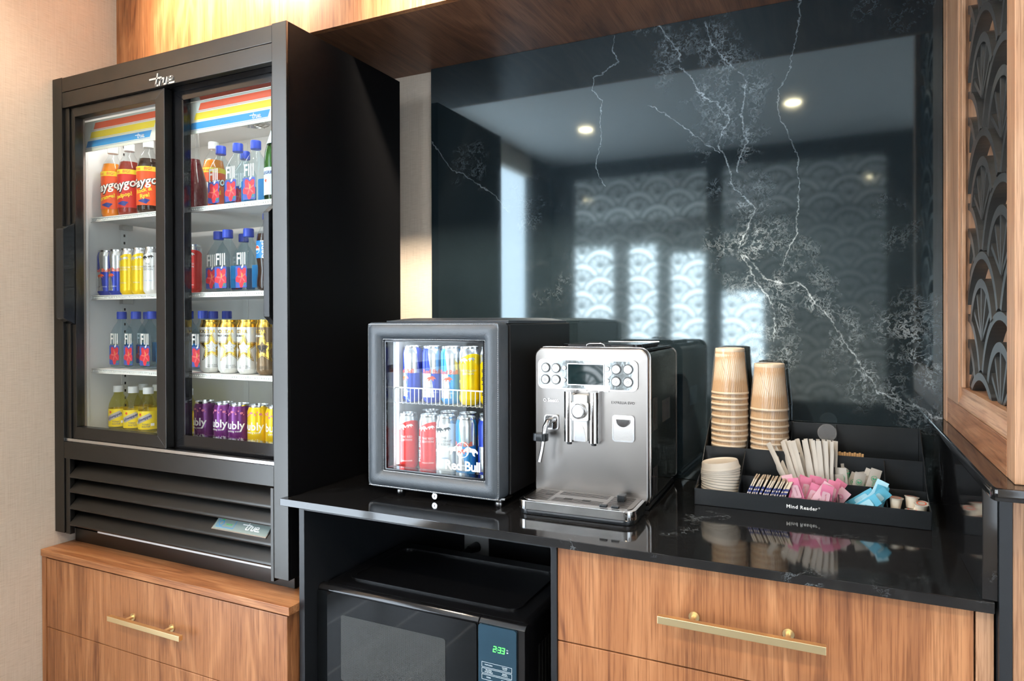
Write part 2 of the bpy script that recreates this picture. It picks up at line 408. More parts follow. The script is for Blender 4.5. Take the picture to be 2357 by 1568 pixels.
def a_lathe(bm, prof, n=24, c=(0, 0, 0), sq=0.0, caps=True):
    """profile of (r, z); sq > 0 squares the section off towards a rounded square"""
    rings = []
    for r, z in prof:
        k = []
        for i in range(n):
            t = 2*math.pi*(i+.5)/n; ct, st = math.cos(t), math.sin(t)
            s = sq(z) if callable(sq) else sq
            if s:
                p = 2+s*6; q = (abs(ct)**p+abs(st)**p)**(-1/p)
            else: q = 1
            k.append(bm.verts.new((c[0]+r*q*ct, c[1]+r*q*st, c[2]+z)))
        rings.append(k)
    for a, b in zip(rings, rings[1:]):
        for i in range(n): bm.faces.new((a[i], a[(i+1) % n], b[(i+1) % n], b[i]))
    if caps:
        if prof[0][0] > 1e-6: bm.faces.new(list(reversed(rings[0])))
        if prof[-1][0] > 1e-6: bm.faces.new(rings[-1])
def lathe(name, mat, parent, prof, n=24, c=(0, 0, 0), sq=0.0, caps=True, smooth=40, label=None):
    bm = bmesh.new(); a_lathe(bm, prof, n, c, sq, caps); return finish(bm, name, mat, parent, smooth, label)
def a_cyl(bm, p, q, r, n=16, r2=None):
    p, q = Vector(p), Vector(q); d = (q-p).normalized(); a = d.orthogonal().normalized(); b = d.cross(a)
    A = [bm.verts.new(p+(a*math.cos(2*math.pi*i/n)+b*math.sin(2*math.pi*i/n))*r) for i in range(n)]
    B = [bm.verts.new(q+(a*math.cos(2*math.pi*i/n)+b*math.sin(2*math.pi*i/n))*(r2 if r2 is not None else r)) for i in range(n)]
    for i in range(n): bm.faces.new((A[i], A[(i+1) % n], B[(i+1) % n], B[i]))
    bm.faces.new(list(reversed(A))); bm.faces.new(B)
def cyl(name, mat, parent, p, q, r, n=20, r2=None, bev=0, label=None):
    bm = bmesh.new(); a_cyl(bm, p, q, r, n, r2)
    if bev:
        es = [e for e in bm.edges if len(e.link_faces) == 2 and max(len(f.verts) for f in e.link_faces) > 4]
        bmesh.ops.bevel(bm, geom=es, offset=bev, segments=2, profile=.6, affect='EDGES')
    return finish(bm, name, mat, parent, 40, label)
def a_tube(bm, pts, r, n=8, close=False):
    pts = [Vector(p) for p in pts]; rings = []
    ref = None
    m = len(pts)
    for i, p in enumerate(pts):
        if close: d = (pts[(i+1) % m]-pts[i-1]).normalized()
        else: d = (pts[min(i+1, m-1)]-pts[max(i-1, 0)]).normalized()
        if ref is None: ref = d.orthogonal().normalized()
        a = (ref-d*ref.dot(d)).normalized(); ref = a; b = d.cross(a)
        rr = r[i] if isinstance(r, (list, tuple)) else r
        rings.append([bm.verts.new(p+(a*math.cos(2*math.pi*k/n)+b*math.sin(2*math.pi*k/n))*rr) for k in range(n)])
    prs = list(zip(rings, rings[1:]))+([(rings[-1], rings[0])] if close else [])
    for A, B in prs:
        for k in range(n): bm.faces.new((A[k], A[(k+1) % n], B[(k+1) % n], B[k]))
    if not close: bm.faces.new(list(reversed(rings[0]))); bm.faces.new(rings[-1])
def tube(name, mat, parent, pts, r, n=8, close=False, label=None):
    bm = bmesh.new(); a_tube(bm, pts, r, n, close); return finish(bm, name, mat, parent, 50, label)
def a_prism(bm, poly, axis, a, b):
    """polygon in the plane square to axis ('x': (y, z), 'y': (x, z), 'z': (x, y)), drawn out from a to b"""
    def P(u, v, t): return {'x': (t, u, v), 'y': (u, t, v), 'z': (u, v, t)}[axis]
    A = [bm.verts.new(P(u, v, a)) for u, v in poly]; B = [bm.verts.new(P(u, v, b)) for u, v in poly]; n = len(poly)
    for i in range(n): bm.faces.new((A[i], A[(i+1) % n], B[(i+1) % n], B[i]))
    bm.faces.new(list(reversed(A))); bm.faces.new(B)
def prism(name, mat, parent, poly, axis, a, b, bev=0, smooth=35, label=None):
    bm = bmesh.new(); a_prism(bm, poly, axis, a, b); bmesh.ops.recalc_face_normals(bm, faces=bm.faces); bevel(bm, bev, 2); return finish(bm, name, mat, parent, 20 if bev else smooth, label)
def round_rect(x0, x1, z0, z1, r, n=5):
    out = []
    for cx, cz, a0 in ((x1-r, z0+r, -90), (x1-r, z1-r, 0), (x0+r, z1-r, 90), (x0+r, z0+r, 180)):
        for i in range(n+1):
            t = math.radians(a0+90*i/n); out.append((cx+r*math.cos(t), cz+r*math.sin(t)))
    return out
def a_frame(bm, outer, inner, axis, a, b):
    """closed ring between two polygons of the same point count, drawn out along axis"""
    def P(u, v, t): return {'x': (t, u, v), 'y': (u, t, v), 'z': (u, v, t)}[axis]
    n = len(outer); V = [[bm.verts.new(P(u, v, t)) for u, v in pl] for pl in (outer, inner) for t in (a, b)]
    oa, ob_, ia, ib = V
    for i in range(n):
        j = (i+1) % n
        for q in ((oa[i], oa[j], ob_[j], ob_[i]), (ia[j], ia[i], ib[i], ib[j]), (oa[j], oa[i], ia[i], ia[j]), (ob_[i], ob_[j], ib[j], ib[i])): bm.faces.new(q)
# ------------------------------------------------------------------ print: letters and flat shapes, laid on planes or wrapped round cans
_TXT = {}
def letters(s, size, shear=0.0, bold=0.0, space=1.0, res=2):
    key = (s, size, shear, bold, space)
    if key not in _TXT:
        cu = bpy.data.curves.new('tmp', 'FONT'); cu.body = s; cu.size = size; cu.align_x = 'CENTER'; cu.align_y = 'CENTER'
        cu.shear = shear; cu.offset = bold; cu.space_character = space; cu.resolution_u = res
        ob = bpy.data.objects.new('tmp', cu); COL.objects.link(ob)
        dg = bpy.context.evaluated_depsgraph_get(); me = bpy.data.meshes.new_from_object(ob.evaluated_get(dg))
        _TXT[key] = ([(v.co.x, v.co.y) for v in me.vertices], [tuple(p.vertices) for p in me.polygons])
        bpy.data.objects.remove(ob); bpy.data.curves.remove(cu); bpy.data.meshes.remove(me)
    return _TXT[key]
def shape(poly): return ([tuple(p) for p in poly], [tuple(range(len(poly)))])
def join2(*gs):
    V, Fc = [], []
    for v, f in gs:
        o = len(V); V += v; Fc += [tuple(i+o for i in k) for k in f]
    return V, Fc
def strokes(lines, w):
    V, Fc = [], []
    for ln in lines:
        for (x0, y0), (x1, y1) in zip(ln, ln[1:]):
            dx, dy = x1-x0, y1-y0; l = math.hypot(dx, dy) or 1; ux, uy = dx/l, dy/l; nx, ny = -uy*w/2, ux*w/2; e = w*.35
            o = len(V); V += [(x0-ux*e+nx, y0-uy*e+ny), (x0-ux*e-nx, y0-uy*e-ny), (x1+ux*e-nx, y1+uy*e-ny), (x1+ux*e+nx, y1+uy*e+ny)]; Fc.append((o, o+1, o+2, o+3))
    return V, Fc
def ellipse(cx, cy, rx, ry, n=20): return [(cx+rx*math.cos(2*math.pi*i/n), cy+ry*math.sin(2*math.pi*i/n)) for i in range(n)]
def ring2(cx, cy, r0, r1, n=24):
    V = ellipse(cx, cy, r0, r0, n)+ellipse(cx, cy, r1, r1, n)
    return V, [(i, (i+1) % n, n+(i+1) % n, n+i) for i in range(n)]
def xf(g, dx=0, dy=0, rot=0, s=1.0):
    c, k = math.cos(rot), math.sin(rot); return [((x*c-y*k)*s+dx, (x*k+y*c)*s+dy) for x, y in g[0]], g[1]
def flat(name, mat, parent, g, o, u, v, lift=.0003, thick=0.0, label=None):
    """2-D shape g laid at point o with in-plane axes u (reading direction) and v (up)"""
    o, u, v = Vector(o), Vector(u).normalized(), Vector(v).normalized(); n = u.cross(v).normalized()
    bm = bmesh.new(); vs = [bm.verts.new(o+u*a+v*b+n*(lift+thick)) for a, b in g[0]]
    for f in g[1]:
        try: bm.faces.new([vs[i] for i in f])
        except ValueError: pass
    if thick:
        r = bmesh.ops.extrude_face_region(bm, geom=list(bm.faces)); bmesh.ops.translate(bm, verts=[e for e in r['geom'] if isinstance(e, bmesh.types.BMVert)], vec=-n*thick)
    oo = org(parent)
    if oo.length > 0: bmesh.ops.translate(bm, verts=bm.verts, vec=-oo)
    if thick: bmesh.ops.recalc_face_normals(bm, faces=bm.faces)
    me = bpy.data.meshes.new(name); bm.to_mesh(me); bm.free()
    return link(name, me, mat, parent, label)
def wrap(name, mat, parent, g, r, ang, z, lift=.0004, step=.004, rfun=None, label=None):
    """2-D shape g wrapped round an upright cylinder of radius r; its middle at angle ang and height z"""
    bm = bmesh.new(); vs = [bm.verts.new((a, 0, b)) for a, b in g[0]]
    for f in g[1]:
        try: bm.faces.new([vs[i] for i in f])
        except ValueError: pass
    xs = [a for a, b in g[0]]; x = min(xs)+step
    while x < max(xs):
        bmesh.ops.bisect_plane(bm, geom=list(bm.verts)+list(bm.edges)+list(bm.faces), plane_co=(x, 0, 0), plane_no=(1, 0, 0)); x += step
    for w in bm.verts:
        rr = (rfun(w.co.z+z) if rfun else r)+lift; t = ang+w.co.x/(r+lift); w.co = Vector((rr*math.cos(t), rr*math.sin(t), w.co.z+z))
    me = bpy.data.meshes.new(name); bm.to_mesh(me); bm.free()
    return link(name, me, mat, parent, label)
def script_logo(h):
    """the cooler maker's slanting script word, drawn with straight strokes; h = letter height"""
    k = .28
    def s(p): return [(x*h+y*h*k, y*h) for x, y in p]
    ls = [[(-.75, .72), (.95, .72)], [(.30, 1.15), (.30, .12), (.42, 0), (.62, 0)], [(.85, 0), (.85, .60)], [(.85, .45), (1.0, .60), (1.22, .60)],
          [(1.36, .60), (1.36, .10), (1.46, 0), (1.72, 0)], [(1.82, .60), (1.82, 0)], [(2.08, .30), (2.62, .30), (2.62, .50), (2.52, .60), (2.18, .60), (2.08, .50), (2.08, .10), (2.18, 0), (3.0, 0)]]
    V, Fc = strokes([s(p) for p in ls], h*.17)
    mx = (min(a for a, b in V)+max(a for a, b in V))/2; my = (min(b for a, b in V)+max(b for a, b in V))/2
    return [(a-mx, b-my) for a, b in V], Fc
UX, UZ = (1, 0, 0), (0, 0, 1)
ORD = ['first', 'second', 'third', 'fourth', 'fifth', 'sixth', 'seventh', 'eighth', 'ninth', 'tenth', 'eleventh', 'twelfth', 'thirteenth', 'fourteenth', 'fifteenth', 'sixteenth', 'seventeenth', 'eighteenth', 'nineteenth', 'twentieth', 'twenty-first', 'twenty-second', 'twenty-third', 'twenty-fourth', 'twenty-fifth', 'twenty-sixth']
def nth(i, n, a='left', b='right'):
    if i == 0: return 'leftmost' if a == 'left' else a
    if i == n-1: return 'rightmost' if b == 'right' else b
    return ORD[i]
# ------------------------------------------------------------------ the setting
def struct(name, mat, b, label=None, bev=0):
    o = bx(name, mat, None, *b, bev=bev); o['kind'] = 'structure'
    if label: o['label'] = label; o['category'] = name.split('_')[0]
    return o
XL = -2.348
struct('floor', 'floor_tile', (-4.6, 3.2, -5.7, 2.2, -.08, 0), 'pale stone floor of the room')
struct('ceiling', 'paint_white', (-4.6, 3.2, -5.7, 2.2, CEIL, CEIL+.1), 'plain white ceiling with recessed lights')
wl = thing('wall_left', 'beige woven wallcovering beside the tall drinks cooler', 'wall', (0, 0, 0), kind='structure')
boxes('wall_pier', 'grasscloth', wl, [(XL-.10, XL, .45, 2.14, 0, CEIL), (XL-.10, XL, -1.25, .45, 2.6, CEIL), (XL-.10, XL, -1.25, .45, 0, .1)])
boxes('window_frame', 'paint_white', wl, [(XL-.08, XL-.02, -.42, -.38, .1, 2.6), (XL-.08, XL-.02, -1.25, .45, 1.08, 1.12)])
o = bx('window_6', 'daylight_left', None, XL-.075, XL-.065, -1.25, .45, .1, 2.6, bev=0); tag(o, 'tall daylight window in the side wall out of view', 'window', None, 'structure')
struct('wall_back', 'grasscloth', (XL-.10, 3.2, 2.0405, 2.14, 0, CEIL), 'beige woven wallcovering behind the tall drinks cooler')
struct('backsplash_slab', 'quartz_slab', (-1.2774, .2373, 2.0172, 2.0400, .9145, 2.257), 'polished black stone backsplash with white veins', .0008)['category'] = 'backsplash'
# wall with the two lattice openings opposite the counter (seen mirrored in the backsplash)
wf = thing('wall_front', 'dark timber wall with lattice screens opposite the counter', 'wall', (0, -1.74, 0), kind='structure')
boxes('timber_frame', 'wenge', wf, [(XL, -2.145, -1.78, -1.70, 0, CEIL), (-.976, -.859, -1.78, -1.70, 0, CEIL), (.32, .56, -1.78, -1.70, 0, CEIL),
      (-2.145, -.976, -1.78, -1.70, 2.63, CEIL), (-.859, .32, -1.78, -1.70, 2.63, CEIL), (-2.145, -.976, -1.78, -1.70, 0, .75), (-.859, .32, -1.78, -1.70, 0, .75)])
bx('side_pier', 'wenge', wf, XL-.12, XL+.002, -1.78, -1.252, 0, CEIL, bev=0)
ws_ = thing('wall_side', 'beige wall behind the viewer with one wide window', 'wall', (1.9, -1.74, 0), kind='structure')
WX0, WX1, WZ0, WZ1 = .75, 3.0, .25, 2.55
boxes('wall_pier', 'grasscloth', ws_, [(.56, WX0, -1.78, -1.70, 0, CEIL), (WX1, 3.2, -1.78, -1.70, 0, CEIL), (WX0, WX1, -1.78, -1.70, 0, WZ0), (WX0, WX1, -1.78, -1.70, WZ1, CEIL)])
boxes('window_frame', 'paint_white', ws_, [(WX0+(WX1-WX0)*k/3-.02, WX0+(WX1-WX0)*k/3+.02, -1.74, -1.70, WZ0, WZ1) for k in (1, 2)])
o = bx('window_5', 'daylight_right', None, WX0, WX1, -1.76, -1.745, WZ0, WZ1, bev=0); tag(o, 'wide daylight window behind the viewer', 'window', None, 'structure')
# room beyond the screens with its daylight windows, and the window wall at the side
far = [(-3.6, -2.95, .3, 2.45), (-2.70, -2.31, .3, 2.45), (-2.10, -1.66, .3, 2.30), (-1.43, -.90, .3, 1.75)]
fw_ = thing('wall_far', 'wall with tall windows beyond the lattice screens', 'wall', (0, -5.55, 0), kind='structure')
xs = [-4.6]+[v for w in far for v in w[:2]]+[3.2]
boxes('wall_pier', 'paint_white', fw_, [(xs[i], xs[i+1], -5.6, -5.5, 0, CEIL) for i in range(0, len(xs), 2)]+[(w[0], w[1], -5.6, -5.5, w[3], CEIL) for w in far]+[(w[0], w[1], -5.6, -5.5, 0, w[2]) for w in far])
for i, w in enumerate(far):
    o = bx('window_%d' % (i+1), 'daylight_far', None, w[0], w[1], -5.57, -5.55, w[2], w[3], bev=0); tag(o, 'tall daylight window beyond the screens, %s' % nth(i, 4), 'window', None, 'structure')
struct('wall_end', 'paint_white', (-4.7, -4.6, -5.7, -1.7, 0, CEIL), 'white end wall of the room beyond the screens')
struct('wall_right', 'paint_white', (3.05, 3.15, -5.7, 2.2, 0, CEIL), 'plain white wall at the far side of the room')
# soffit over the counter
so = thing('soffit', 'walnut soffit over the cooler and counter, brightly lit face, shade-toned underside', 'soffit', (-1, 1.8, 2.257), kind='structure')
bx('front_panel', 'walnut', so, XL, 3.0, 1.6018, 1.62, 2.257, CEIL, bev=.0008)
bx('underside_panel', 'walnut_shaded', so, XL, 3.0, 1.6205, 2.0395, 2.257, 2.275, bev=0, label='walnut underside of the soffit, coloured darker for shade')
# recessed downlights, some of them added for more light
def downlight(x, y, label, power=None, blend=.6, size=2.3, aim=0):
    t = thing('downlight', label, 'downlight', (x, y, CEIL), 'recessed ceiling downlights')
    bm = bmesh.new(); a_lathe(bm, [(.048, -.001), (.048, -.007), (.066, -.006), (.068, 0)], 32, (x, y, CEIL), caps=False); finish(bm, 'trim_ring', 'cap_white', t)
    lathe('lens', 'lens_warm', t, [(.0475, -.003), (.030, -.004), (0.0001, -.0045)], 32, (x, y, CEIL))
    li = bpy.data.lights.new('downlight_lamp', 'SPOT'); li.energy = power or LAMP_W; li.color = (1, .85, .66); li.spot_size = size; li.spot_blend = blend; li.shadow_soft_size = .05
    lo = bpy.data.objects.new('downlight_lamp', li); COL.objects.link(lo); lo.parent = t; lo.location = (0, 0, -.02); lo.rotation_euler = (math.radians(aim), 0, 0)
downlight(-1.653, -.66, 'downlight behind the viewer mirrored over the lattice, one nearer the cooler')
downlight(-.261, -.66, 'downlight behind the viewer mirrored among the white veins')
downlight(1.13, -.66, 'downlight behind the viewer, one by the window wall', 25)
downlight(-.80, 1.28, 'downlight aimed at the soffit face above the counter', 430, .6, 1.75, 62)
downlight(-1.80, 1.28, 'added downlight brightening the soffit face above the tall cooler', 110, .6, 1.75, 62)  # added lamp, carries the wash on to the far part of the face
downlight(-.261, .45, 'added downlight over the aisle, brightening the counter and drawers', 40)  # added lamp, out of view, gives the counter and fronts more light
for i_, (x_, y_) in enumerate(((-2.6, -3.4), (-1.2, -3.4), (.3, -3.4))): downlight(x_, y_, 'added downlight brightening the room beyond the lattice, %s' % nth(i_, 3), 160)  # added lamps, lift the brightness seen through the screens
downlight(-2.0, .75, 'downlight in front of the tall drinks cooler', 34)
# ------------------------------------------------------------------ counter and its slabs
CT = .914
ct = thing('countertop', 'long black polished stone countertop under the coffee machine', 'countertop', (-.55, 1.7, CT-.019))
prism('slab', 'quartz', ct, [(-1.3288, 1.35), (.2317, 1.35), (.2317, 2.0165), (-1.2725, 2.0165), (-1.2725, 1.91), (-1.3135, 1.91), (-1.3135, 1.3745), (-1.3288, 1.3745)], 'z', CT-.019, CT, bev=.0012)
up = thing('side_upstand', 'upright black stone panel at the end of the counter', 'upstand', (.2265, 1.69, CT))
bx('panel', 'quartz', up, .2155, .2373, 1.357, 2.0165, CT+.0003, 1.1103, .0012)
lg = thing('stone_ledge', 'narrow black stone ledge below the fan lattice screen', 'ledge', (.33, 1.6, 1.1103))
prism('slab', 'quartz', lg, [(.2055, 1.232), (.2085, 1.217), (.50, 1.215), (.50, 2.0165), (.2055, 2.0165)], 'z', 1.1106, 1.1303, bev=.004)
pw = thing('pony_wall', 'low timber partition under the stone ledge with black corner trim', 'partition', (.33, 1.7, 0), kind='structure')
bx('corner_trim', 'laminate_black', pw, .2376, .2556, 1.35, 1.375, 0, 1.110, .0008)
bx('core', 'laminate_black', pw, .2376, .44, 1.376, 2.0165, 0, 1.110, 0)
bx('end_panel', 'oak', pw, .2562, .50, 1.352, 1.375, 0, 1.110, .0008)
# ------------------------------------------------------------------ lattice of overlapping fans
FP, FV, FR = .342, .121, .176      # pitch, rise between rows, radius of one fan
def fan_mesh(depth):
    """one fan: outer hoop, inner hoop and five ribs, cut back where the fans in front of it begin; drawn in (u, w), depth along the third axis"""
    def covered(u, w, rr=FR-.004): return any(math.hypot(u-a, w-b) < rr for a, b in ((FP/2, -FV), (-FP/2, -FV), (0, -2*FV), (FP, -2*FV), (-FP, -2*FV)))
    quads, ribs = [], []
    for r0, r1 in ((FR-.015, FR), (FR-.072, FR-.054)):
        n = 44
        for i in range(n):
            t0, t1 = math.radians(-20+220*i/n), math.radians(-20+220*(i+1)/n); tm = (t0+t1)/2; rm = (r0+r1)/2
            if not covered(rm*math.cos(tm), rm*math.sin(tm)):
                quads.append([(r0*math.cos(t0), r0*math.sin(t0)), (r1*math.cos(t0), r1*math.sin(t0)), (r1*math.cos(t1), r1*math.sin(t1)), (r0*math.cos(t1), r0*math.sin(t1))])
    for a in (90, 62, 118, 34, 146):
        c, s = math.cos(math.radians(a)), math.sin(math.radians(a)); w = .0042; r_out = FR-.068
        k = None
        for j in range(40):
            r = r_out*j/39
            if not covered(r*c, r*s, FR-.010): k = r; break
        if k is None or k > r_out-.01: continue
        ribs.append([(k*c+s*w, k*s-c*w), (r_out*c+s*w*1.3, r_out*s-c*w*1.3), (r_out*c-s*w*1.3, r_out*s+c*w*1.3), (k*c-s*w, k*s+c*w)])
    return quads, ribs
FAN = fan_mesh(.025)
def lattice(parent, axis, u0, u1, w0, w1, a, b, cu, cw, mat='lattice_black'):
    """fans set out over the opening u0..u1, w0..w1; every fan is a part of its own, trimmed at the frame"""
    def P(u, w, t): return (t, u, w) if axis == 'x' else (u, t, w)
    cache = {}
    k = -14
    while k < 16:
        w = cw+k*FV; off = 0 if k % 2 == 0 else FP/2
        for j in range(-9, 10):
            u = cu+j*FP+off
            if u+FR < u0 or u-FR > u1 or w+FR < w0 or w-.1 > w1: continue
            inside = u-FR >= u0 and u+FR <= u1 and w-.12 >= w0 and w+FR <= w1
            loc = Vector(P(u, w, .0005*(k % 2)+.0010*(j % 2)))-org(parent)      # neighbours half lapped, never flush
            if inside and 'in' in cache:
                ob = bpy.data.objects.new('fan', cache['in']); COL.objects.link(ob); ob.parent = parent; ob.location = loc; continue
            bm = bmesh.new(); vs = {}
            def solid(q, a_, b_):
                A = [bm.verts.new(P(x, z, a_)) for x, z in q]; B = [bm.verts.new(P(x, z, b_)) for x, z in q]
                for i in range(4): bm.faces.new((A[i], A[(i+1) % 4], B[(i+1) % 4], B[i]))
                bm.faces.new(A); bm.faces.new(B)
            for q in FAN[0]: solid(q, a, b)
            bmesh.ops.remove_doubles(bm, verts=bm.verts, dist=1e-5)
            seen = {}
            dup = []
            for f in bm.faces:      # inner faces between neighbouring hoop segments
                key = tuple(sorted(v.index for v in f.verts)) if False else tuple(sorted((round(v.co.x, 5), round(v.co.y, 5), round(v.co.z, 5)) for v in f.verts))
                if key in seen: dup += [f, seen[key]]
                seen[key] = f
            if dup: bmesh.ops.delete(bm, geom=list(set(dup)), context='FACES')
            for n_, q in enumerate(FAN[1]): solid(q, a+.0016+.0003*n_, b-.0016-.0003*n_)      # ribs stand a little back from the hoops
            if not inside:
                for co, no in (((u0-u), (-1, 0)), ((u1-u), (1, 0)), ((w0-w), (0, -1)), ((w1-w), (0, 1))):
                    pc = P(co, 0, 0) if no[0] else P(0, co, 0); pn = P(no[0], no[1], 0)
                    bmesh.ops.bisect_plane(bm, geom=list(bm.verts)+list(bm.edges)+list(bm.faces), plane_co=pc, plane_no=pn, clear_outer=True)
                if not bm.faces: bm.free(); continue
            bmesh.ops.recalc_face_normals(bm, faces=bm.faces)
            me = bpy.data.meshes.new('fan'); bm.to_mesh(me); bm.free(); me.materials.append(MATS[mat])
            me.polygons.foreach_set('use_smooth', [True]*len(me.polygons)); me.set_sharp_from_angle(angle=math.radians(30))
            if inside: cache['in'] = me
            ob = bpy.data.objects.new('fan', me); COL.objects.link(ob); ob.parent = parent; ob.location = loc
        k += 1
for i, (x0, x1) in enumerate(((-2.145, -.976), (-.859, .32))):
    t = thing('lattice_screen', ('black fan lattice mirrored in the backsplash nearer the cooler', 'black fan lattice mirrored in the backsplash behind the cups')[i], 'lattice screen', ((x0+x1)/2, -1.74, .75), 'lattice screens opposite the counter')
    lattice(t, 'y', x0, x1, .75, 2.63, -1.755, -1.725, (x0+x1)/2, 1.6)
dv = thing('timber_screen', 'pale timber screen with black fan lattice standing on the stone ledge', 'screen', (.30, 1.65, 1.1303))
bx('wall_strip', 'oak', dv, .2385, .34, 1.963, 2.0165, 1.1306, CEIL-.001, .0015)
bx('stile', 'oak', dv, .2400, .34, 1.795, 1.9625, 1.190, CEIL-.001, .0015)
bx('bottom_rail', 'oak_rail', dv, .2400, .34, 1.3095, 1.9625, 1.1306, 1.190, .0015)
bx('stile_moulding', 'oak', dv, .2440, .252, 1.772, 1.7945, 1.2305, CEIL-.001, .002)
prism('rail_moulding', 'oak_pale', dv, [(.2405, 1.1905), (.2405, 1.196), (.2470, 1.215), (.2470, 1.2300), (.32, 1.2300), (.32, 1.1905)], 'y', 1.3095, 1.7945, bev=.001)
bx('post', 'oak', dv, .2400, .46, 1.255, 1.3090, 1.1306, CEIL-.001, .002)
lat = dv
lattice(dv, 'x', 1.3095, 1.7715, 1.2305, CEIL-.002, .255, .280, 1.628, 1.9995-FR)
# ------------------------------------------------------------------ cabinets
def bar_handle(parent, x0, x1, yb, yf, z, posts, s=.0065):
    """square brass bar held on two round posts"""
    h = bx('handle', 'brass', parent, x0, x1, yb-s, yb+s, z-s*1.15, z+s*1.15, .001)
    for px_ in posts:
        bm = bmesh.new(); a_cyl(bm, (px_, yb+s, z), (px_, yf, z), .0050, 14); a_cyl(bm, (px_, yf-.0035, z), (px_, yf, z), .0105, 22); finish(bm, 'handle_post', 'brass', h)
lc = thing('drawer_cabinet', 'low walnut drawer cabinet under the tall drinks cooler', 'cabinet', (-1.81, 1.68, 0))
bx('top_slab', 'walnut_flat', lc, -2.3445, -1.2795, 1.33, 2.0395, .6195, .641, .0012)
boxes('carcass', 'walnut', lc, [(-2.3445, -2.3235, 1.334, 2.03, 0, .619), (-1.3105, -1.2905, 1.353, 2.03, 0, .619), (-2.3235, -1.3105, 1.357, 2.03, 0, .612)])
for z0, z1, nm in ((.3905, .6135, 'upper'), (.06, .3885, 'lower')):
    d = bx('drawer_front', 'walnut', lc, -2.3220, -1.2913, 1.336, 1.355, z0, z1, .0016)
    if nm == 'upper': bar_handle(d, -1.956, -1.647, 1.300, 1.336, .5015, (-1.896, -1.727))
    else: bar_handle(d, -1.956, -1.647, 1.300, 1.336, .225, (-1.896, -1.727))
rc = thing('drawer_cabinet', 'walnut drawer cabinet under the condiment end of the counter', 'cabinet', (-.16, 1.69, 0))
boxes('carcass', 'walnut', rc, [(-.5490, .2340, 1.392, 2.01, 0, .8945)])
for z0, z1, zh in ((.6885, .8935, .7930), (.40, .6860, .545)):
    d = bx('drawer_front', 'walnut', rc, -.5495, .2058, 1.370, 1.390, z0, z1, .0016)
    bar_handle(d, -.3215, -.0199, 1.330, 1.370, zh, (-.2584, -.0848))
bx('filler_panel', 'oak', rc, .2085, .2340, 1.370, 1.390, 0, .8935, .0012)
# microwave bay
nb = thing('microwave_bay', 'black laminate open bay between the two walnut cabinets', 'cabinet', (-.92, 1.69, 0))
bx('side_panel', 'laminate_black', nb, -1.2780, -1.2600, 1.366, 2.0, 0, .8945, .0008)
bx('side_panel', 'laminate_black', nb, -.5641, -.5500, 1.366, 2.0, 0, .8945, .0008)
bx('top_strip', 'laminate_black', nb, -1.2600, -.5641, 1.366, 1.384, .8865, .8945, .0006)
bx('back_panel', 'laminate_black', nb, -1.2600, -.5641, 1.996, 2.012, 0, .8945, 0)
bx('shelf', 'laminate_black', nb, -1.2600, -.5641, 1.375, 1.9955, .350, .372, .0008)
# outlet, plug and cords on the back of the bay
ou = thing('wall_outlet', 'grey outlet plate on the back of the microwave bay', 'outlet', (-1.09, 1.99, .66))
bx('plate', 'outlet_white', ou, -1.136, -1.044, 1.9905, 1.9955, .590, .722, .002)
for zz in (.628, .684):
    lathe_b = bmesh.new(); a_cyl(lathe_b, (-1.086, 1.9905, zz), (-1.086, 1.988, zz), .018, 24); s_ = finish(lathe_b, 'socket', 'outlet_white', ou)
    boxes('socket_slot', 'matte_black', s_, [(-1.094, -1.092, 1.9874, 1.9882, zz-.004, zz+.006), (-1.080, -1.078, 1.9874, 1.9882, zz-.004, zz+.006)])
pg = thing('power_cord', 'black plug and cord in the outlet behind the microwave', 'cord', (-1.087, 1.96, .628))
bm = bmesh.new(); a_cyl(bm, (-1.086, 1.987, .628), (-1.092, 1.945, .630), .017, 18, .012); a_cyl(bm, (-1.092, 1.945, .630), (-1.100, 1.925, .628), .010, 14, .006); finish(bm, 'plug', 'cord_black', pg)
tube('cable', 'cord_black', pg, [(-1.100, 1.925, .628), (-1.13, 1.89, .61), (-1.15, 1.87, .56), (-1.15, 1.86, .50), (-1.12, 1.87, .45)], .0042, 8)
for i, (xa, xb) in enumerate(((-.655, -.69), (-.615, -.66))):
    c = tube('appliance_cord', 'cord_black', None, [(xa, 1.93, .894), (xa-.004, 1.92, .84), ((xa+xb)/2, 1.90, .76), (xb, 1.89, .68), (xb-.01, 1.90, .50), (xb, 1.93, .40)], .0035, 8)
    tag(c, ('thin black cord hanging behind the microwave, farther from the drawers', 'thin black cord hanging behind the microwave, right by the drawer cabinet')[i], 'cord', 'cords behind the microwave')
# ------------------------------------------------------------------ microwave
mw = thing('microwave', 'black countertop microwave with green clock in the open bay', 'microwave', (-.955, 1.62, .372))
x0, x1, yf, zb, zt = -1.2590, -.6490, 1.41, .384, .677
bm = bmesh.new(); a_prism(bm, round_rect(x0+.004, x1-.002, zb, zt, .014), 'y', 1.438, 1.800); bmesh.ops.recalc_face_normals(bm, faces=bm.faces); finish(bm, 'case', 'microwave_black', mw)
bm = bmesh.new(); a_frame(bm, round_rect(-1.216, -.700, 1.482, 1.76, .03), round_rect(-1.206, -.710, 1.492, 1.75, .025), 'z', zt-.001, zt+.004); finish(bm, 'top_rib', 'microwave_black', mw)
for i in range(10): bx('side_vent', 'matte_black', mw, x1-.0025, x1-.001, 1.50+.02*i, 1.508+.02*i, .48, .60, 0)
for xx, yy in ((x0+.05, 1.47), (x1-.05, 1.47), (x0+.05, 1.76), (x1-.05, 1.76)): cyl('foot', 'matte_black', mw, (xx, yy, .3722), (xx, yy, zb+.002), .014)
XS = -.7700
d = prism('door', 'gloss_black', mw, [(1.4155, zb), (1.4155, zt-.010), (1.4245, zt-.001), (1.4375, zt), (1.4375, zb)], 'x', x0, XS-.001, bev=.0015)
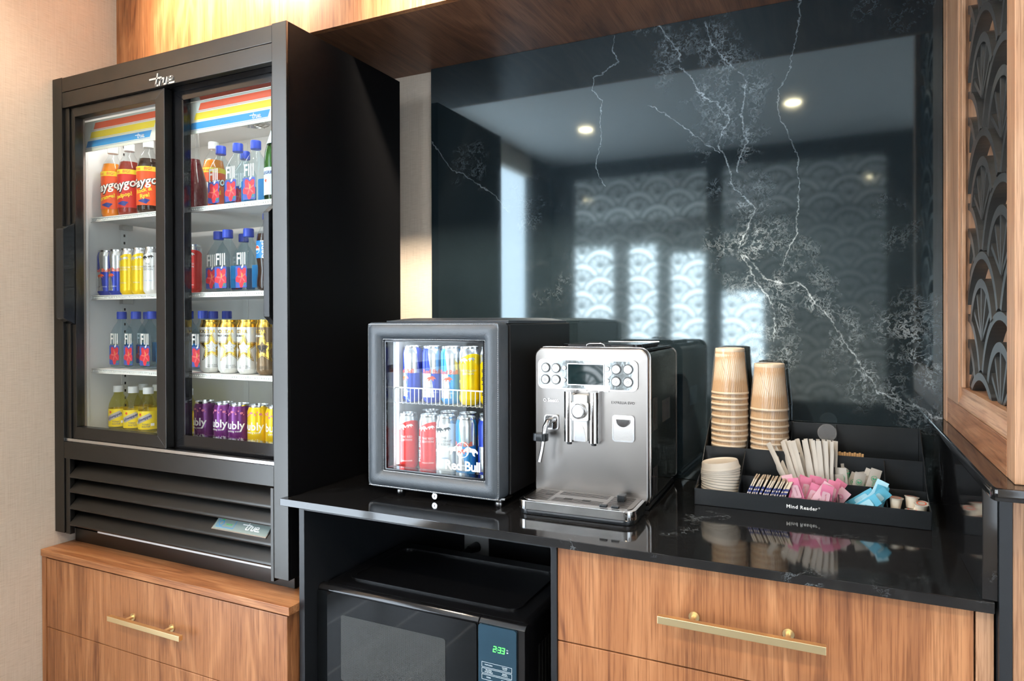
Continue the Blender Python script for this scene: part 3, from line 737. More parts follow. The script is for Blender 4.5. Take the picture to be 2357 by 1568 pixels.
bm = bmesh.new(); a_prism(bm, round_rect(x0+.0025, XS-.002, zb+.004, zt-.012, .006), 'y', 1.4095, 1.4150); bmesh.ops.recalc_face_normals(bm, faces=bm.faces); finish(bm, 'door_glass', 'microwave_glass', d)
bm = bmesh.new(); a_prism(bm, round_rect(-1.176, -.858, .440, .6115, .006), 'y', 1.4086, 1.4094); bmesh.ops.recalc_face_normals(bm, faces=bm.faces); finish(bm, 'window_screen', 'microwave_screen', d)
p = prism('control_housing', 'gloss_black', mw, [(1.4155, zb), (1.4155, zt-.010), (1.4245, zt-.001), (1.4375, zt), (1.4375, zb)], 'x', XS+.001, x1, bev=.0015)
bm = bmesh.new(); a_prism(bm, round_rect(XS+.003, -.6680, zb+.004, zt-.010, .007), 'y', 1.4090, 1.4150); bmesh.ops.recalc_face_normals(bm, faces=bm.faces); cp = finish(bm, 'control_panel', 'microwave_panel', p)
def seg7(ch, h):
    w = h*.5; S = {'a': [(0, h), (w, h)], 'b': [(w, h), (w, h/2)], 'c': [(w, h/2), (w, 0)], 'd': [(0, 0), (w, 0)], 'e': [(0, h/2), (0, 0)], 'f': [(0, h), (0, h/2)], 'g': [(0, h/2), (w, h/2)]}
    k = {'2': 'abged', '3': 'abgcd'}[ch]; g = strokes([S[q] for q in k], h*.16); return [(x+y*.14, y) for x, y in g[0]], g[1]
def clock(h):
    gs = []; x = 0
    for ch in '2:33':
        if ch == ':': gs.append(xf(strokes([[(0, h*.30), (.0001, h*.30)], [(h*.05, h*.68), (h*.0501, h*.68)]], h*.16), x)); x += h*.22
        else: gs.append(xf(seg7(ch, h), x)); x += h*.78
    return join2(*gs)
flat('clock_digits', 'led_green', p, clock(.0125), (-.7275, 1.4089, .6085), UX, UZ)
flat('indicator_icon', 'icon_white', p, join2(xf(letters('0v', .005), 0, .003), shape(round_rect(-.002, .002, -.004, -.0015, .001))), (-.6905, 1.4089, .6150), UX, UZ)
for i, (ta, tb) in enumerate((('POPCORN', 'DINNER\nPLATE'), ('FROZEN\nVEGETABLE', 'BAKED\nPOTATO'), ('PIZZA', 'BEVERAGE'))):
    z = .5735-.0145*i
    fr = strokes([[(-.039, -.0058), (.039, -.0058), (.039, .0058), (-.039, .0058), (-.039, -.0058)]], .0006)
    flat('key_label', 'icon_white', p, join2(fr, xf(letters(ta, .0042), -.021, 0), xf(letters(tb, .0038), .021, 0)), (-.7185, 1.4089, z), UX, UZ)
# ------------------------------------------------------------------ tall drinks cooler
fr = thing('drinks_cooler', 'tall black merchandiser cooler with two sliding glass doors full of drinks', 'cooler', (-1.835, 1.64, .641))
X0, X1, YF, YB, ZB, ZT = -2.3456, -1.3245, 1.377, 1.897, .6866, 2.183
bx('side_panel', 'fridge_side', fr, X0, X0+.026, YF+.024, YB, ZB, ZT, .001)
bx('side_panel', 'fridge_side', fr, X1-.026, X1, YF+.0085, YB, ZB, ZT, .001)
bx('top_panel', 'fridge_side', fr, X0+.0262, X1-.0262, YF+.024, YB, 2.10, ZT-.0005, .001)
bx('back_panel', 'fridge_side', fr, X0+.0262, X1-.0262, YB-.02, YB, ZB, 2.0995, .001)
bx('machine_deck', 'fridge_side', fr, X0+.0262, X1-.0262, 1.455, YB-.0205, .76, .985, .001)
# liner
XI0, XI1, YI, FLOOR, TOPI = -2.318, -1.352, 1.872, 1.006, 2.062
boxes('liner', 'liner_white', fr, [(XI0-.0015, XI0, 1.455, YI, .986, TOPI), (XI1, XI1+.0015, 1.455, YI, .986, TOPI), (XI0, XI1, YI, YI+.004, .986, TOPI), (XI0, XI1, 1.455, YI, .986, FLOOR), (XI0, XI1, 1.455, YI, TOPI, 2.0995)])
bx('gasket_strip', 'gasket', fr, XI0, XI0+.020, 1.447, 1.4545, .99, 2.07, .002)
# front frame
bx('jamb', 'fridge_black', fr, X0, -2.2965, YF, YF+.0235, ZB, ZT, .0012)
bx('jamb', 'fridge_black', fr, -1.3760, X1, YF-.0005, YF+.0080, ZB, ZT, .0012)
bx('header_band', 'fridge_black', fr, -2.2960, -1.3765, YF+.0005, YF+.0235, 2.1340, ZT-.002, .0014)
hd = bx('logo_band', 'fridge_black', fr, -2.2960, -1.3765, YF+.0010, YF+.0235, 2.0825, 2.1325, .0016)
flat('emblem', 'silver_print', hd, script_logo(.0300), (-1.812, YF+.0010, 2.1030), UX, UZ, .0002, .002, label='raised silver script emblem on the header')
bx('inner_jamb', 'fridge_black', fr, -2.2960, -2.2710, YF+.008, YF+.024, .9880, 2.0820, .0008)
bx('sill_strip', 'aluminium', fr, -2.2960, -1.3765, YF+.006, YF+.024, .9885, .9990, .0015, label='grey metal door track strip')
bx('sill_band', 'fridge_black', fr, -2.2960, -1.3765, YF+.0002, YF+.0235, .9335, .9880, .0012)
bx('track_channel', 'gloss_black', fr, -2.2700, -1.3765, YF+.028, YF+.078, 2.0830, 2.0995, 0)
# sliding doors: four mitred frame members round a pane
def slide_door(xo0, xo1, xi0, xi1, zo0, zo1, zi0, zi1, ya, yb, mat, nm):
    pane = bx('sliding_door', 'door_glass', fr, xi0-.004, xi1+.004, (ya+yb)/2-.002, (ya+yb)/2+.002, zi0-.004, zi1+.004, 0, label=nm)
    for nm_, poly in (('frame_stile', [(xo0, zo0), (xi0, zi0), (xi0, zi1), (xo0, zo1)]), ('frame_stile', [(xo1, zo0), (xo1, zo1), (xi1, zi1), (xi1, zi0)]),
                      ('frame_rail', [(xo0, zo1), (xi0, zi1), (xi1, zi1), (xo1, zo1)]), ('frame_rail', [(xo0, zo0), (xo1, zo0), (xi1, zi0), (xi0, zi0)])):
        prism(nm_, mat, pane, poly, 'y', ya, yb, bev=.0009)
    return pane
dl = slide_door(-2.2700, -1.8195, -2.2490, -1.8600, .9995, 2.0815, 1.0375, 2.0515, 1.3900, 1.4170, 'fridge_black', 'front sliding glass door nearer the beige wall')
dr = slide_door(-1.8560, -1.3770, -1.7760, -1.4240, .9925, 2.0985, 1.0390, 2.0480, 1.4210, 1.4470, 'gloss_black', 'rear sliding glass door beside the counter')
def grip(parent, xa, xb, ya, yb):
    bm = bmesh.new(); za, zb_ = 1.372, 1.704; c = .022
    a_prism(bm, [(yb, za), (ya, za+c), (ya, zb_-c), (yb, zb_)], 'x', xa, xb); bmesh.ops.recalc_face_normals(bm, faces=bm.faces); bevel(bm, .0015); return finish(bm, 'handle', 'plastic_black', parent)
grip(dl, -2.2900, -2.2520, 1.3520, 1.3898); grip(dr, -1.4300, -1.4090, 1.3960, 1.4208)
# louvred grille
boxes('grille_side', 'fridge_black', fr, [(-2.2950, -2.2720, YF+.004, YF+.02, ZB-.002, .9330)], .0008)
boxes('grille_side', 'fridge_black', fr, [(-1.3880, -1.3770, YF-.001, YF+.02, ZB-.010, .9300)], .0008)
bx('grille_backing', 'matte_black', fr, -2.2715, -1.3885, 1.4425, 1.4535, .688, .985, 0)
for z in (.8700, .8215, .7665, .7130):
    pf = [(1.3775, z+.0075), (1.3778, z+.0040), (1.3800, z+.0012), (1.3840, z), (1.3890, z+.0008), (1.4320, z+.0240), (1.4320, z+.0580), (1.4285, z+.0590), (1.3800, z+.0120)]
    lv = bmesh.new(); a_prism(lv, pf, 'x', -2.2690, -1.3890); bmesh.ops.recalc_face_normals(lv, faces=lv.faces); finish(lv, 'louvre', 'fridge_black', fr, 50)
# badge lying on the slope of the third louvre
sl = Vector((0, .0485, .0470)).normalized(); bo = Vector((-1.520, 1.3800+.0235, .7665+.0120+.0240)); 
bd = flat('badge', 'aluminium', fr, shape(round_rect(-.105, .105, -.0245, .0245, .0008)), bo, UX, sl, .0002, .0020, label='silver badge on the louvred grille')
nrm = Vector((1, 0, 0)).cross(sl)
flat('badge_field', 'badge_grey', bd, shape(round_rect(-.1025, .1025, -.0215, .0215, .0005)), bo+nrm*.0022, UX, sl, .0001)
flat('badge_lettering', 'white_print', bd, script_logo(.0190), bo+nrm*.0024+Vector((.036, 0, 0)), UX, sl, .0002)
flat('badge_box', 'blue_print', bd, strokes([[(-.033, -.0150), (.033, -.0150), (.033, .0150), (-.033, .0150), (-.033, -.0150)]], .0016), bo+nrm*.0024+Vector((-.060, 0, 0)), UX, sl, .0002)
flat('badge_hexagon', 'blue_print', bd, strokes([[(.009*math.cos(math.radians(60*k)), .009*math.sin(math.radians(60*k))) for k in range(7)]], .0022), bo+nrm*.0024+Vector((-.079, 0, 0))-sl*.003, UX, sl, .0002)
flat('badge_green_word', 'green_print', bd, xf(letters('natural', .0085, 0, .0002), -.048, -.004), bo+nrm*.0024, UX, sl, .0002)
flat('badge_leaf', 'green_print', bd, shape([(-.083, .004), (-.078, .0125), (-.070, .0130), (-.074, .006)]), bo+nrm*.0024, UX, sl, .0002)
# base
bx('base_rail', 'fridge_black', fr, -2.3280, -1.3560, 1.432, 1.4420, .6412, .6850, .001)
boxes('base_frame', 'matte_black', fr, [(-2.3280, -2.29, 1.4422, 1.88, .6412, .6864), (-1.3940, -1.3560, 1.4422, 1.88, .6412, .6864)])
bx('drip_strip', 'shelf_white', fr, -2.20, -1.41, 1.4250, 1.4310, .6860, .6920, .001)
# shelves with beaded front rail
SH = [1.735, 1.4705, 1.2215]
for z in SH:
    s = bx('shelf', 'shelf_white', fr, XI0+.018, XI1-.018, 1.4790, 1.850, z-.008, z, .002)
    boxes('front_rail', 'shelf_white', s, [(XI0+.018, XI1-.018, 1.4725, 1.4785, z-.0150, z-.0125), (XI0+.018, XI1-.018, 1.4725, 1.4785, z-.0020, z+.0005), (XI0+.018, XI1-.018, 1.4765, 1.4785, z-.0150, z)], .0005)
    bm = bmesh.new(); x = XI0+.024
    while x < XI1-.022: bmesh.ops.create_icosphere(bm, subdivisions=1, radius=.0031, matrix=Matrix.Translation((x, 1.4755, z-.0072))); x += .0092
    o = finish(bm, 'bead_row', 'shelf_white', s); o['kind'] = 'stuff'
    bx('shelf_clip', 'steel', fr, XI0+.002, XI0+.022, 1.585, 1.625, z-.026, z-.0085, .001)
pil = bx('pilaster', 'shelf_white', fr, XI0, XI0+.0025, 1.592, 1.618, 1.01, 2.05, .0005)
bm = bmesh.new()
for k in range(38): a_box(bm, XI0+.0024, XI0+.0030, 1.602, 1.608, 1.05+k*.0265, 1.059+k*.0265)
finish(bm, 'pilaster_slot', 'matte_black', pil)['kind'] = 'stuff'
bx('pilaster', 'shelf_white', fr, XI0+.30, XI0+.325, YI-.0025, YI, 1.01, 2.05, .0005)
bx('pilaster', 'shelf_white', fr, XI1-.33, XI1-.305, YI-.0025, YI, 1.01, 2.05, .0005)
bm = bmesh.new()
for r_ in (.020, .035, .050, .065): a_tube(bm, [(-1.80+r_*math.cos(t*math.pi/14), 1.70+r_*math.sin(t*math.pi/14), TOPI-.006) for t in range(28)], .0022, 6, True)
for a in range(4): a_tube(bm, [(-1.80-.066*math.cos(a*math.pi/4), 1.70-.066*math.sin(a*math.pi/4), TOPI-.009), (-1.80+.066*math.cos(a*math.pi/4), 1.70+.066*math.sin(a*math.pi/4), TOPI-.009)], .002, 6)
finish(bm, 'fan_guard', 'steel', fr)
# header cards behind the glass with three slanting stripes
def card(xa, xb, z0, z1, y):
    w, h = xb-xa, z1-z0; c = bx('header_card', 'sign_white', fr, xa, xb, y, y+.003, z0, z1, 0)
    for i, m in enumerate(('red_print', 'yellow_print', 'blue_print')):
        zc = h*(.82-.29*i); t = h*.105; s = .45
        a, b = w*(.165-.050*i), w*(.965-.050*i)
        poly = [(a-t*s, zc-t), (b-t*s, zc-t), (b+t*s, zc+t), (a+t*s, zc+t)]
        st = flat('stripe', m, c, shape(poly), (xa, y, z0), UX, UZ, .0003)
        flat('stripe_outline', m, st, strokes([[(a-t*s-.004, zc-t*1.32), (b-t*s*.6, zc-t*1.32)]], .0010), (xa, y, z0), UX, UZ, .0003)
        if i == 2: flat('card_lettering', 'white_print', c, script_logo(.0125), (xa+w*.735, y, z0+zc), UX, UZ, .0006)
card(-2.3160, -1.9150, 1.9560, 2.0560, 1.4560); card(-1.8150, -1.4120, 1.9540, 2.0510, 1.4560)
# cabinet lighting: tubes behind the jambs and the centre
bx('light_cover', 'liner_white', fr, XI0+.004, XI0+.016, 1.4580, 1.4680, 1.02, 2.05, .003)
for x_ in (-2.08, -1.58):
    bm = bmesh.new(); a_cyl(bm, (x_-.20, 1.4950, 2.0565), (x_+.20, 1.4950, 2.0565), .0045, 10); finish(bm, 'light_tube', 'led_white', fr)
for x_, w_, sz in ((-2.08, .52, .40), (-1.58, .52, .40)):
    li = bpy.data.lights.new('cooler_lamp', 'AREA'); li.energy = w_; li.color = (1, .98, .95); li.shape = 'RECTANGLE'; li.size = sz; li.size_y = .03
    lo = bpy.data.objects.new('cooler_lamp', li); COL.objects.link(lo); lo.parent = fr; lo.location = Vector((x_, 1.496, 2.052))-fr.location; lo.rotation_euler = (math.radians(8), 0, 0)
# ------------------------------------------------------------------ cans and bottles (prototypes stand at the origin and face -Y)
FACE = math.radians(-90)
def can(name, mat, r, h, prints=(), rim='aluminium', cat='can', lid='aluminium'):
    t = thing(name, 'x', cat)
    b = lathe('body', mat, t, [(r*.74, .0005), (r*.80, .003), (r*.97, .0105), (r, .016), (r, h-.022), (r*.985, h-.018), (r*.86, h-.0065)], 32, caps=True)
    if rim != 'aluminium': lathe('collar', rim, t, [(r+.0002, h-.0225), (r*.985+.0003, h-.018), (r*.865, h-.0063)], 32, caps=False)
    l = lathe('lid', lid, t, [(r*.86, h-.0065), (r*.885, h-.002), (r*.875, h), (r*.845, h), (r*.83, h-.006), (.0001, h-.0065)], 32, caps=False)
    prism('pull_tab', lid, l, ellipse(0, -.003, .0075, .0115, 16), 'z', h-.0055, h-.004)
    for nm, m, g, a, z in prints: wrap(nm, m, t, g, r, FACE+a, z)
    return t
def star(r, k=.42, rot=90):
    return [((r if i % 2 == 0 else r*k)*math.cos(math.radians(rot+36*i)), (r if i % 2 == 0 else r*k)*math.sin(math.radians(rot+36*i))) for i in range(10)]
def polyring(a, b):
    n = len(a); return list(a)+list(b), [(i, (i+1) % n, n+(i+1) % n, n+i) for i in range(n)]
def bull(s):   # charging animal emblem, plain silhouette
    return shape([(x*s, y*s) for x, y in ((-1, .05), (-.6, .42), (-.1, .45), (.25, .62), (.55, .55), (.9, .25), (1.05, -.05), (.8, -.02), (.62, .10), (.50, -.15), (.62, -.45), (.40, -.35), (.22, -.05), (-.15, -.02), (-.35, -.42), (-.62, -.50), (-.50, -.15), (-.70, .02), (-.95, -.20))])
RS, HS = .0285, .156
vert = lambda s, size, bold=0: xf(letters(s, size, 0, bold), 0, 0, math.pi/2)
side_txt = lambda m: ('side_lettering', m, vert('Red Bull', .021, .0003), -.75, .062)
emb = lambda m: ('emblem', m, join2(xf(bull(.014), -.012, .0), xf(bull(.010), .012, .004)), .25, .118)
can_classic = can('energy_can', 'can_classic', RS, HS, [('lettering', 'red_print', letters('Red Bull', .0165, 0, .0004), .05, .086), ('emblem', 'red_print', bull(.013), .0, .066), ('small_lettering', 'silver_print', letters('ENERGY DRINK', .0052), .1, .030)])
can_sugar = can('energy_can', 'can_sugarfree', RS, HS, [('lettering', 'red_print', letters('Red Bull', .0165, 0, .0004), .05, .086), ('emblem', 'red_print', bull(.013), .0, .066), ('small_lettering', 'white_print', letters('SUGARFREE', .0060), .1, .030)])
can_red = can('energy_can', 'can_red', RS, HS, [side_txt('white_print'), emb('white_print'), ('edition_lettering', 'silver_print', letters('THE RED\nEDITION', .0085), .35, .088), ('small_lettering', 'white_print', letters('ENERGY DRINK', .0048), .35, .026)])
can_yel = can('energy_can', 'can_yellow', RS, HS, [side_txt('black_print'), emb('silver_print'), ('edition_lettering', 'silver_print', letters('THE YELLOW\nEDITION', .0080), .35, .088), ('small_lettering', 'silver_print', letters('TROPICAL', .0055), .35, .040)])
can_wht = can('energy_can', 'can_white', RS, HS, [side_txt('black_print'), emb('black_print'), ('edition_lettering', 'black_print', letters('THE\nCOCONUT\nEDITION', .0088), .35, .090), ('small_lettering', 'blue_print', letters('Coconut Berry', .0050), .35, .045)])
def star_can(mat, inner, txt):
    g = star(.050, .40)
    pr = [('star_outline', 'gold_metal', polyring(star(.052, .40), star(.0475, .40)), .15, .080), ('star_print', 'gold_metal', polyring(star(.043, .40), star(.020, .62)), .15, .080),
          ('monogram', txt, letters('RR', .024, 0, .0008), .12, .078), ('lettering', 'gold_metal', letters('ROCKSTAR', .0135, 0, .0004), -.55, .128), ('small_lettering', 'black_print' if txt != 'black_print' else 'white_print', letters('ENERGY DRINK', .0075, 0, .0002), -.55, .115), ('fine_lettering', 'black_print', letters('SUGAR FREE\nENERGY DRINK', .0050), .2, .022)]
    return can('star_energy_can', mat, .033, .164, pr, 'gold_metal', lid='gold_metal')
can_star = star_can('can_star', 'can_star', 'white_print'); can_brown = star_can('can_star_brown', 'can_star_brown', 'black_print')
def bub_can(mat, flav):
    rr = random.Random(3); dots = []
    for k in range(16): dots.append(shape(ellipse(rr.uniform(-.045, .045), rr.uniform(-.008, .006), q := rr.uniform(.0014, .0038), q, 12)))
    return can('sparkling_can', mat, .033, .122, [('bubble_print', 'paper_pink', join2(*dots), .1, .097), ('lettering', 'white_print', letters('bubly', .034, 0, .0006), .12, .058), ('small_lettering', 'white_print', letters('sparkling water', .0085), .16, .0405), ('flavour_lettering', 'white_print', letters(flav, .0098, 0, .0002), .16, .017)])
can_purple = bub_can('can_purple', 'blackberrybubly.'); can_lemon = bub_can('can_lemon', 'mangobubly.')
# square water bottle
def water():
    t = thing('water_bottle', 'x', 'bottle')
    sq = lambda z: .95 if z < .118 else max(0, .95*(1-(z-.118)/.03))
    lathe('body', 'pet_water', t, [(.020, .0005), (.0262, .004), (.0275, .012), (.0275, .112), (.0270, .120), (.0215, .142), (.0150, .156), (.0128, .162), (.0128, .172)], 32, sq=sq)
    c = lathe('cap', 'cap_blue', t, [(.0152, .168), (.0156, .1695), (.0156, .190), (.0146, .1935), (.0001, .1935)], 28)
    y = -.0279
    lb = flat('label', 'label_blue', t, shape(round_rect(-.025, .025, .012, .078, .004)), (0, y, 0), UX, UZ, .0003)
    pt = [(max(-.0245, min(.0245, .002+(.0235+.0050*math.cos(5*t))*math.cos(t+.9))), max(.0125, min(.0775, .044+(.0275+.0060*math.cos(5*t))*math.sin(t+.9)))) for t in [2*math.pi*k/60 for k in range(60)]]
    flat('flower', 'flower_red', lb, shape(pt), (0, y, 0), UX, UZ, .0006)
    flat('flower_throat', 'flower_pink', lb, xf(join2(*[xf(shape(ellipse(0, .010, .0028, .0105, 10)), 0, 0, 2*math.pi*k/5+.2) for k in range(5)]), .003, .044), (0, y, 0), UX, UZ, .0009)
    flat('pistil', 'yellow_print', lb, strokes([[(.003, .044), (.006, .052), (.0045, .056)]], .002), (0, y, 0), UX, UZ, .0011)
    flat('seal', 'green_print', lb, ring2(.0165, .0225, .0052, .0034, 18), (0, y, 0), UX, UZ, .0011)
    flat('lettering', 'white_print', t, ([(x*1.45, z*2.1+.0985) for x, z in letters('FIJI', .0240, 0, .0004)[0]], letters('FIJI', .0240, 0, .0004)[1]), (0, y, 0), UX, UZ, .0004)
    flat('back_print', 'blue_print', t, shape(round_rect(-.020, .020, .015, .085, .004)), (0, .0279, 0), (-1, 0, 0), UZ, .0003)
    return t
water_b = water()
# big soda bottle
def soda(fluid, label_m, word):
    t = thing('soda_bottle', 'x', 'bottle')
    prof = [(.026, .0005), (.033, .006), (.0365, .018), (.0365, .150), (.0355, .162), (.0300, .188), (.0200, .206), (.0140, .216), (.0130, .232)]
    lathe('body', 'pet', t, prof, 32)
    lathe('drink', fluid, t, [(.025, .002), (.032, .007), (.0358, .018), (.0358, .150), (.0345, .162), (.0290, .187), (.0001, .187)], 28)
    lathe('cap', 'cap_white', t, [(.0165, .226), (.0168, .2275), (.0168, .246), (.0158, .250), (.0001, .250)], 28)
    lb = lathe('label', label_m, t, [(.0369, .030), (.0372, .031), (.0372, .142), (.0369, .143)], 32, caps=False)
    lathe('label_band', 'yellow_print', lb, [(.0374, .1425), (.0375, .143), (.0375, .158), (.0374, .1585)], 32, caps=False)
    wrap('band_lettering', 'red_print', lb, letters('24 oz   BIG!', .0135, .1, .0002), .0375, FACE-.05, .1505)
    wrap('brand_shadow', 'black_print', lb, xf(letters('Faygo', .040, .25, .0028), .001, -.001, .22), .0372, FACE+.05, .106, .0004)
    wrap('brand_lettering', 'white_print', lb, xf(letters('Faygo', .040, .25, .0008), 0, 0, .22), .0372, FACE+.05, .106, .0008)
    wrap('flavour_lettering', 'yellow_print', lb, xf(letters(word, .0185, .1, .0006), 0, 0, .25), .0372, FACE+.15, .070, .0006)
    wrap('brush_print', 'navy_print', lb, shape([(-.02, 0), (.004, .008), (.022, .004), (.010, -.010), (-.008, -.004)]), .0372, FACE+.1, .044, .0005)
    return t
soda_o, soda_r, soda_k = soda('soda_orange', 'soda_label', 'orange!'), soda('soda_red', 'soda_label_red', 'Redpop!'), soda('soda_cola', 'soda_label', 'Rock &\nRye!')
def cherry_bottle():
    t = thing('cherry_bottle', 'x', 'bottle')
    pr = [(.034, .0005), (.039, .006), (.0395, .015), (.0395, .070), (.0365, .095), (.0270, .130), (.0190, .155), (.0165, .170), (.0140, .225), (.0130, .262), (.0150, .266), (.0150, .276), (.0135, .282)]
    lathe('body', 'pet', t, pr, 32)
    lathe('drink', 'cherry', t, [(.032, .003), (.0385, .015), (.0385, .070), (.0355, .095), (.0260, .130), (.0180, .155), (.0160, .166), (.0001, .166)], 28)
    wrap('label_border', 'red_print', t, shape(round_rect(-.034, .034, -.013, .013, .008)), .0395, FACE, .052, .0005)
    wrap('label', 'white_print', t, shape(round_rect(-.031, .031, -.010, .010, .006)), .0395, FACE, .052, .0009)
    wrap('lettering', 'black_print', t, letters('JARRITOS', .0135, 0, .0004), .0395, FACE, .052, .0013)
    wrap('leaf_print', 'green_print', t, shape([(.004, -.006), (.022, -.004), (.030, .008), (.018, .012), (.010, .006)]), .0395, FACE, .074, .0006)
    return t
cherry_b = cherry_bottle()
def green_bottle():
    t = thing('sparkling_bottle', 'x', 'bottle')
    lathe('body', 'green_glass', t, [(.030, .0005), (.036, .006), (.037, .016), (.037, .120), (.034, .150), (.022, .195), (.0145, .225), (.0135, .255), (.0150, .257), (.0150, .268)], 32)
    lb = lathe('label', 'pale_label', t, [(.0373, .018), (.0375, .019), (.0375, .098), (.0373, .099)], 32, caps=False)
    wrap('lettering', 'navy_print', lb, letters('S.PELLEGRINO', .0125, 0, .0003), .0375, FACE, .083)
    wrap('star_emblem', 'red_print', lb, shape(star(.008)), .0375, FACE, .060)
    lathe('neck_label', 'pale_label', t, [(.0290, .172), (.0205, .202), (.0175, .213)], 32, caps=False)
    lathe('cap', 'cap_white', t, [(.0158, .256), (.0160, .268), (.0140, .272), (.0001, .272)], 24)
    return t
green_b = green_bottle()
def cola_bottle():
    t = thing('cola_bottle', 'x', 'bottle')
    pr = [(.022, .0005), (.0300, .005), (.0325, .016), (.0325, .030), (.0300, .055), (.0305, .075), (.0335, .095), (.0335, .152), (.0310, .170), (.0220, .190), (.0145, .204), (.0130, .222)]
    lathe('body', 'pet', t, pr, 32)
    lathe('drink', 'soda_cola', t, [(.021, .002), (.0290, .006), (.0317, .016), (.0317, .030), (.0292, .055), (.0297, .075), (.0327, .095), (.0327, .152), (.0300, .172), (.0001, .172)], 28)
    lb = lathe('label', 'cola_label', t, [(.0339, .098), (.0341, .099), (.0341, .149), (.0339, .150)], 32, caps=False)
    wrap('lettering', 'white_print', lb, xf(letters('pepsi', .026, 0, .0006), 0, 0, math.pi/2), .0341, FACE+.15, .124)
    for nm, m, a0, a1 in (('emblem_red', 'red_print', 15, 165), ('emblem_blue', 'blue_print', 195, 345)):
        wrap(nm, m, lb, shape([(.011*math.cos(math.radians(a0+(a1-a0)*k/12)), .011*math.sin(math.radians(a0+(a1-a0)*k/12))) for k in range(13)]), .0341, FACE-.55, .124, .0008)
    wrap('emblem_white', 'white_print', lb, shape(ellipse(0, 0, .0125, .0125, 24)), .0341, FACE-.55, .124, .0004)
    lathe('cap', 'cap_blue', t, [(.0152, .216), (.0156, .2175), (.0156, .232), (.0146, .235), (.0001, .235)], 28)
    return t
cola_b = cola_bottle()
def tonic():
    t = thing('tonic_bottle', 'x', 'bottle')
    lathe('body', 'tonic_fluid', t, [(.022, .0005), (.029, .005), (.0310, .014), (.0310, .078), (.0290, .092), (.0220, .110), (.0145, .124), (.0128, .136)], 32)
    lathe('cap', 'cap_white', t, [(.0160, .131), (.0164, .1325), (.0164, .150), (.0155, .153), (.0001, .153)], 28)
    lb = lathe('label', 'tonic_label', t, [(.0313, .014), (.0315, .015), (.0315, .074), (.0313, .075)], 32, caps=False)
    wrap('label_flag', 'paper_white', lb, xf(shape([(-.026, -.009), (.026, -.009), (.026, .009), (-.026, .009)]), 0, 0, .42), .0315, FACE+.1, .050, .0005)
    wrap('lettering', 'navy_print', lb, xf(letters('Schweppes', .0125, .25, .0003), 0, 0, .42), .0315, FACE+.1, .050, .0009)
    wrap('seal', 'red_print', lb, shape(ellipse(0, 0, .0042, .0042, 16)), .0315, FACE-.25, .064, .0009)
    wrap('small_lettering', 'navy_print', lb, letters('TONIC\nWATER', .0080), .0315, FACE+.35, .027, .0006)
    wrap('calorie_box', 'white_print', lb, shape(round_rect(-.006, .006, -.0045, .0045, .001)), .0315, FACE+1.0, .030, .0006)
    return t
tonic_b = tonic()
# ------------------------------------------------------------------ stocking the cooler
S1, S2, S3, S0 = SH[0]+.001, SH[1]+.001, SH[2]+.001, FLOOR+.001
J = lambda a=.12: R.uniform(-a, a)
put(soda_o, USED, (-2.262, 1.528, S1), .25, 'orange soda bottle with white cap on the top shelf by the wall', 'big sodas on the top shelf')
put(soda_r, USED, (-2.181, 1.532, S1), .18, 'red soda bottle with white cap, middle of the three big sodas', 'big sodas on the top shelf')
put(soda_k, USED, (-2.0806, 1.530, S1), .35, 'dark soda bottle in orange label beside the door stile', 'big sodas on the top shelf')
put(cherry_b, USED, (-1.868, 1.535, S1), -.35, 'dark cherry glass bottle with clear neck on the top shelf')
o = put(soda_o, USED, (-1.903, 1.640, S1), .6, 'orange soda bottle half hidden behind the dark cherry bottle')
for i, (x, y) in enumerate(((-1.745, 1.531), (-1.6714, 1.531), (-1.5965, 1.531))):
    put(water_b, USED, (x, y, S1), J(.08), 'square water bottle with flower label on the top shelf, %s' % ('next to the cherry bottle', 'middle of three', 'next to the green bottle')[i], 'water bottles on the top shelf')
put(water_b, USED, (-1.7285, 1.612, S1), .1, 'water bottle in the second row of the top shelf, only its cap showing', 'water bottles on the top shelf')
put(green_b, USED, (-1.512, 1.532, S1), -.25, 'green glass sparkling water bottle with pale label')
for i, (x, p, l) in enumerate(((-2.287, can_classic, 'blue and silver energy can nearest the wall on the second shelf'), (-2.2275, can_classic, 'blue and silver energy can beside the yellow cans'), (-2.168, can_yel, 'yellow energy can beside the blue and silver ones'), (-2.109, can_yel, 'yellow energy can beside the white one'), (-2.050, can_wht, 'white energy can on the second shelf by the door stile'))):
    put(p, USED, (x, 1.520, S2), (.25, .10, -.15, .05, .0)[i], l, 'energy cans on the second shelf')
put(can_red, USED, (-1.868, 1.525, S2), .1, 'red energy can beside the water bottles on the second shelf', 'energy cans on the second shelf')
for (x, y, l) in ((-1.767, 1.540, 'water bottle next to the red can on the second shelf'), (-1.7069, 1.522, 'water bottle standing forward on the second shelf'), (-1.745, 1.620, 'water bottle behind the pair on the second shelf'), (-1.6281, 1.531, 'water bottle beside the cola bottle')):
    put(water_b, USED, (x, y, S2), J(.08), l, 'water bottles on the second shelf')
put(cola_b, USED, (-1.549, 1.532, S2), .2, 'cola bottle with blue label and blue cap')
for (x, y, l) in ((-2.2381, 1.540, 'water bottle nearest the wall on the third shelf'), (-2.1634, 1.540, 'second water bottle from the wall on the third shelf'), (-2.0815, 1.540, 'third water bottle from the wall on the third shelf'), (-2.215, 1.622, 'water bottle hidden behind the third shelf front row, wall side'), (-2.004, 1.545, 'water bottle behind the stile of the front door on the third shelf'),
                  (-1.930, 1.560, 'water bottle at the dark edge of the rear door on the third shelf'), (-1.8627, 1.560, 'water bottle behind the first gold star can'), (-1.915, 1.645, 'water bottle cap showing behind another, third shelf'), (-1.845, 1.640, 'water bottle cap above the second gold star can')):
    put(water_b, USED, (x, y, S3), J(.08), l, 'water bottles on the third shelf')
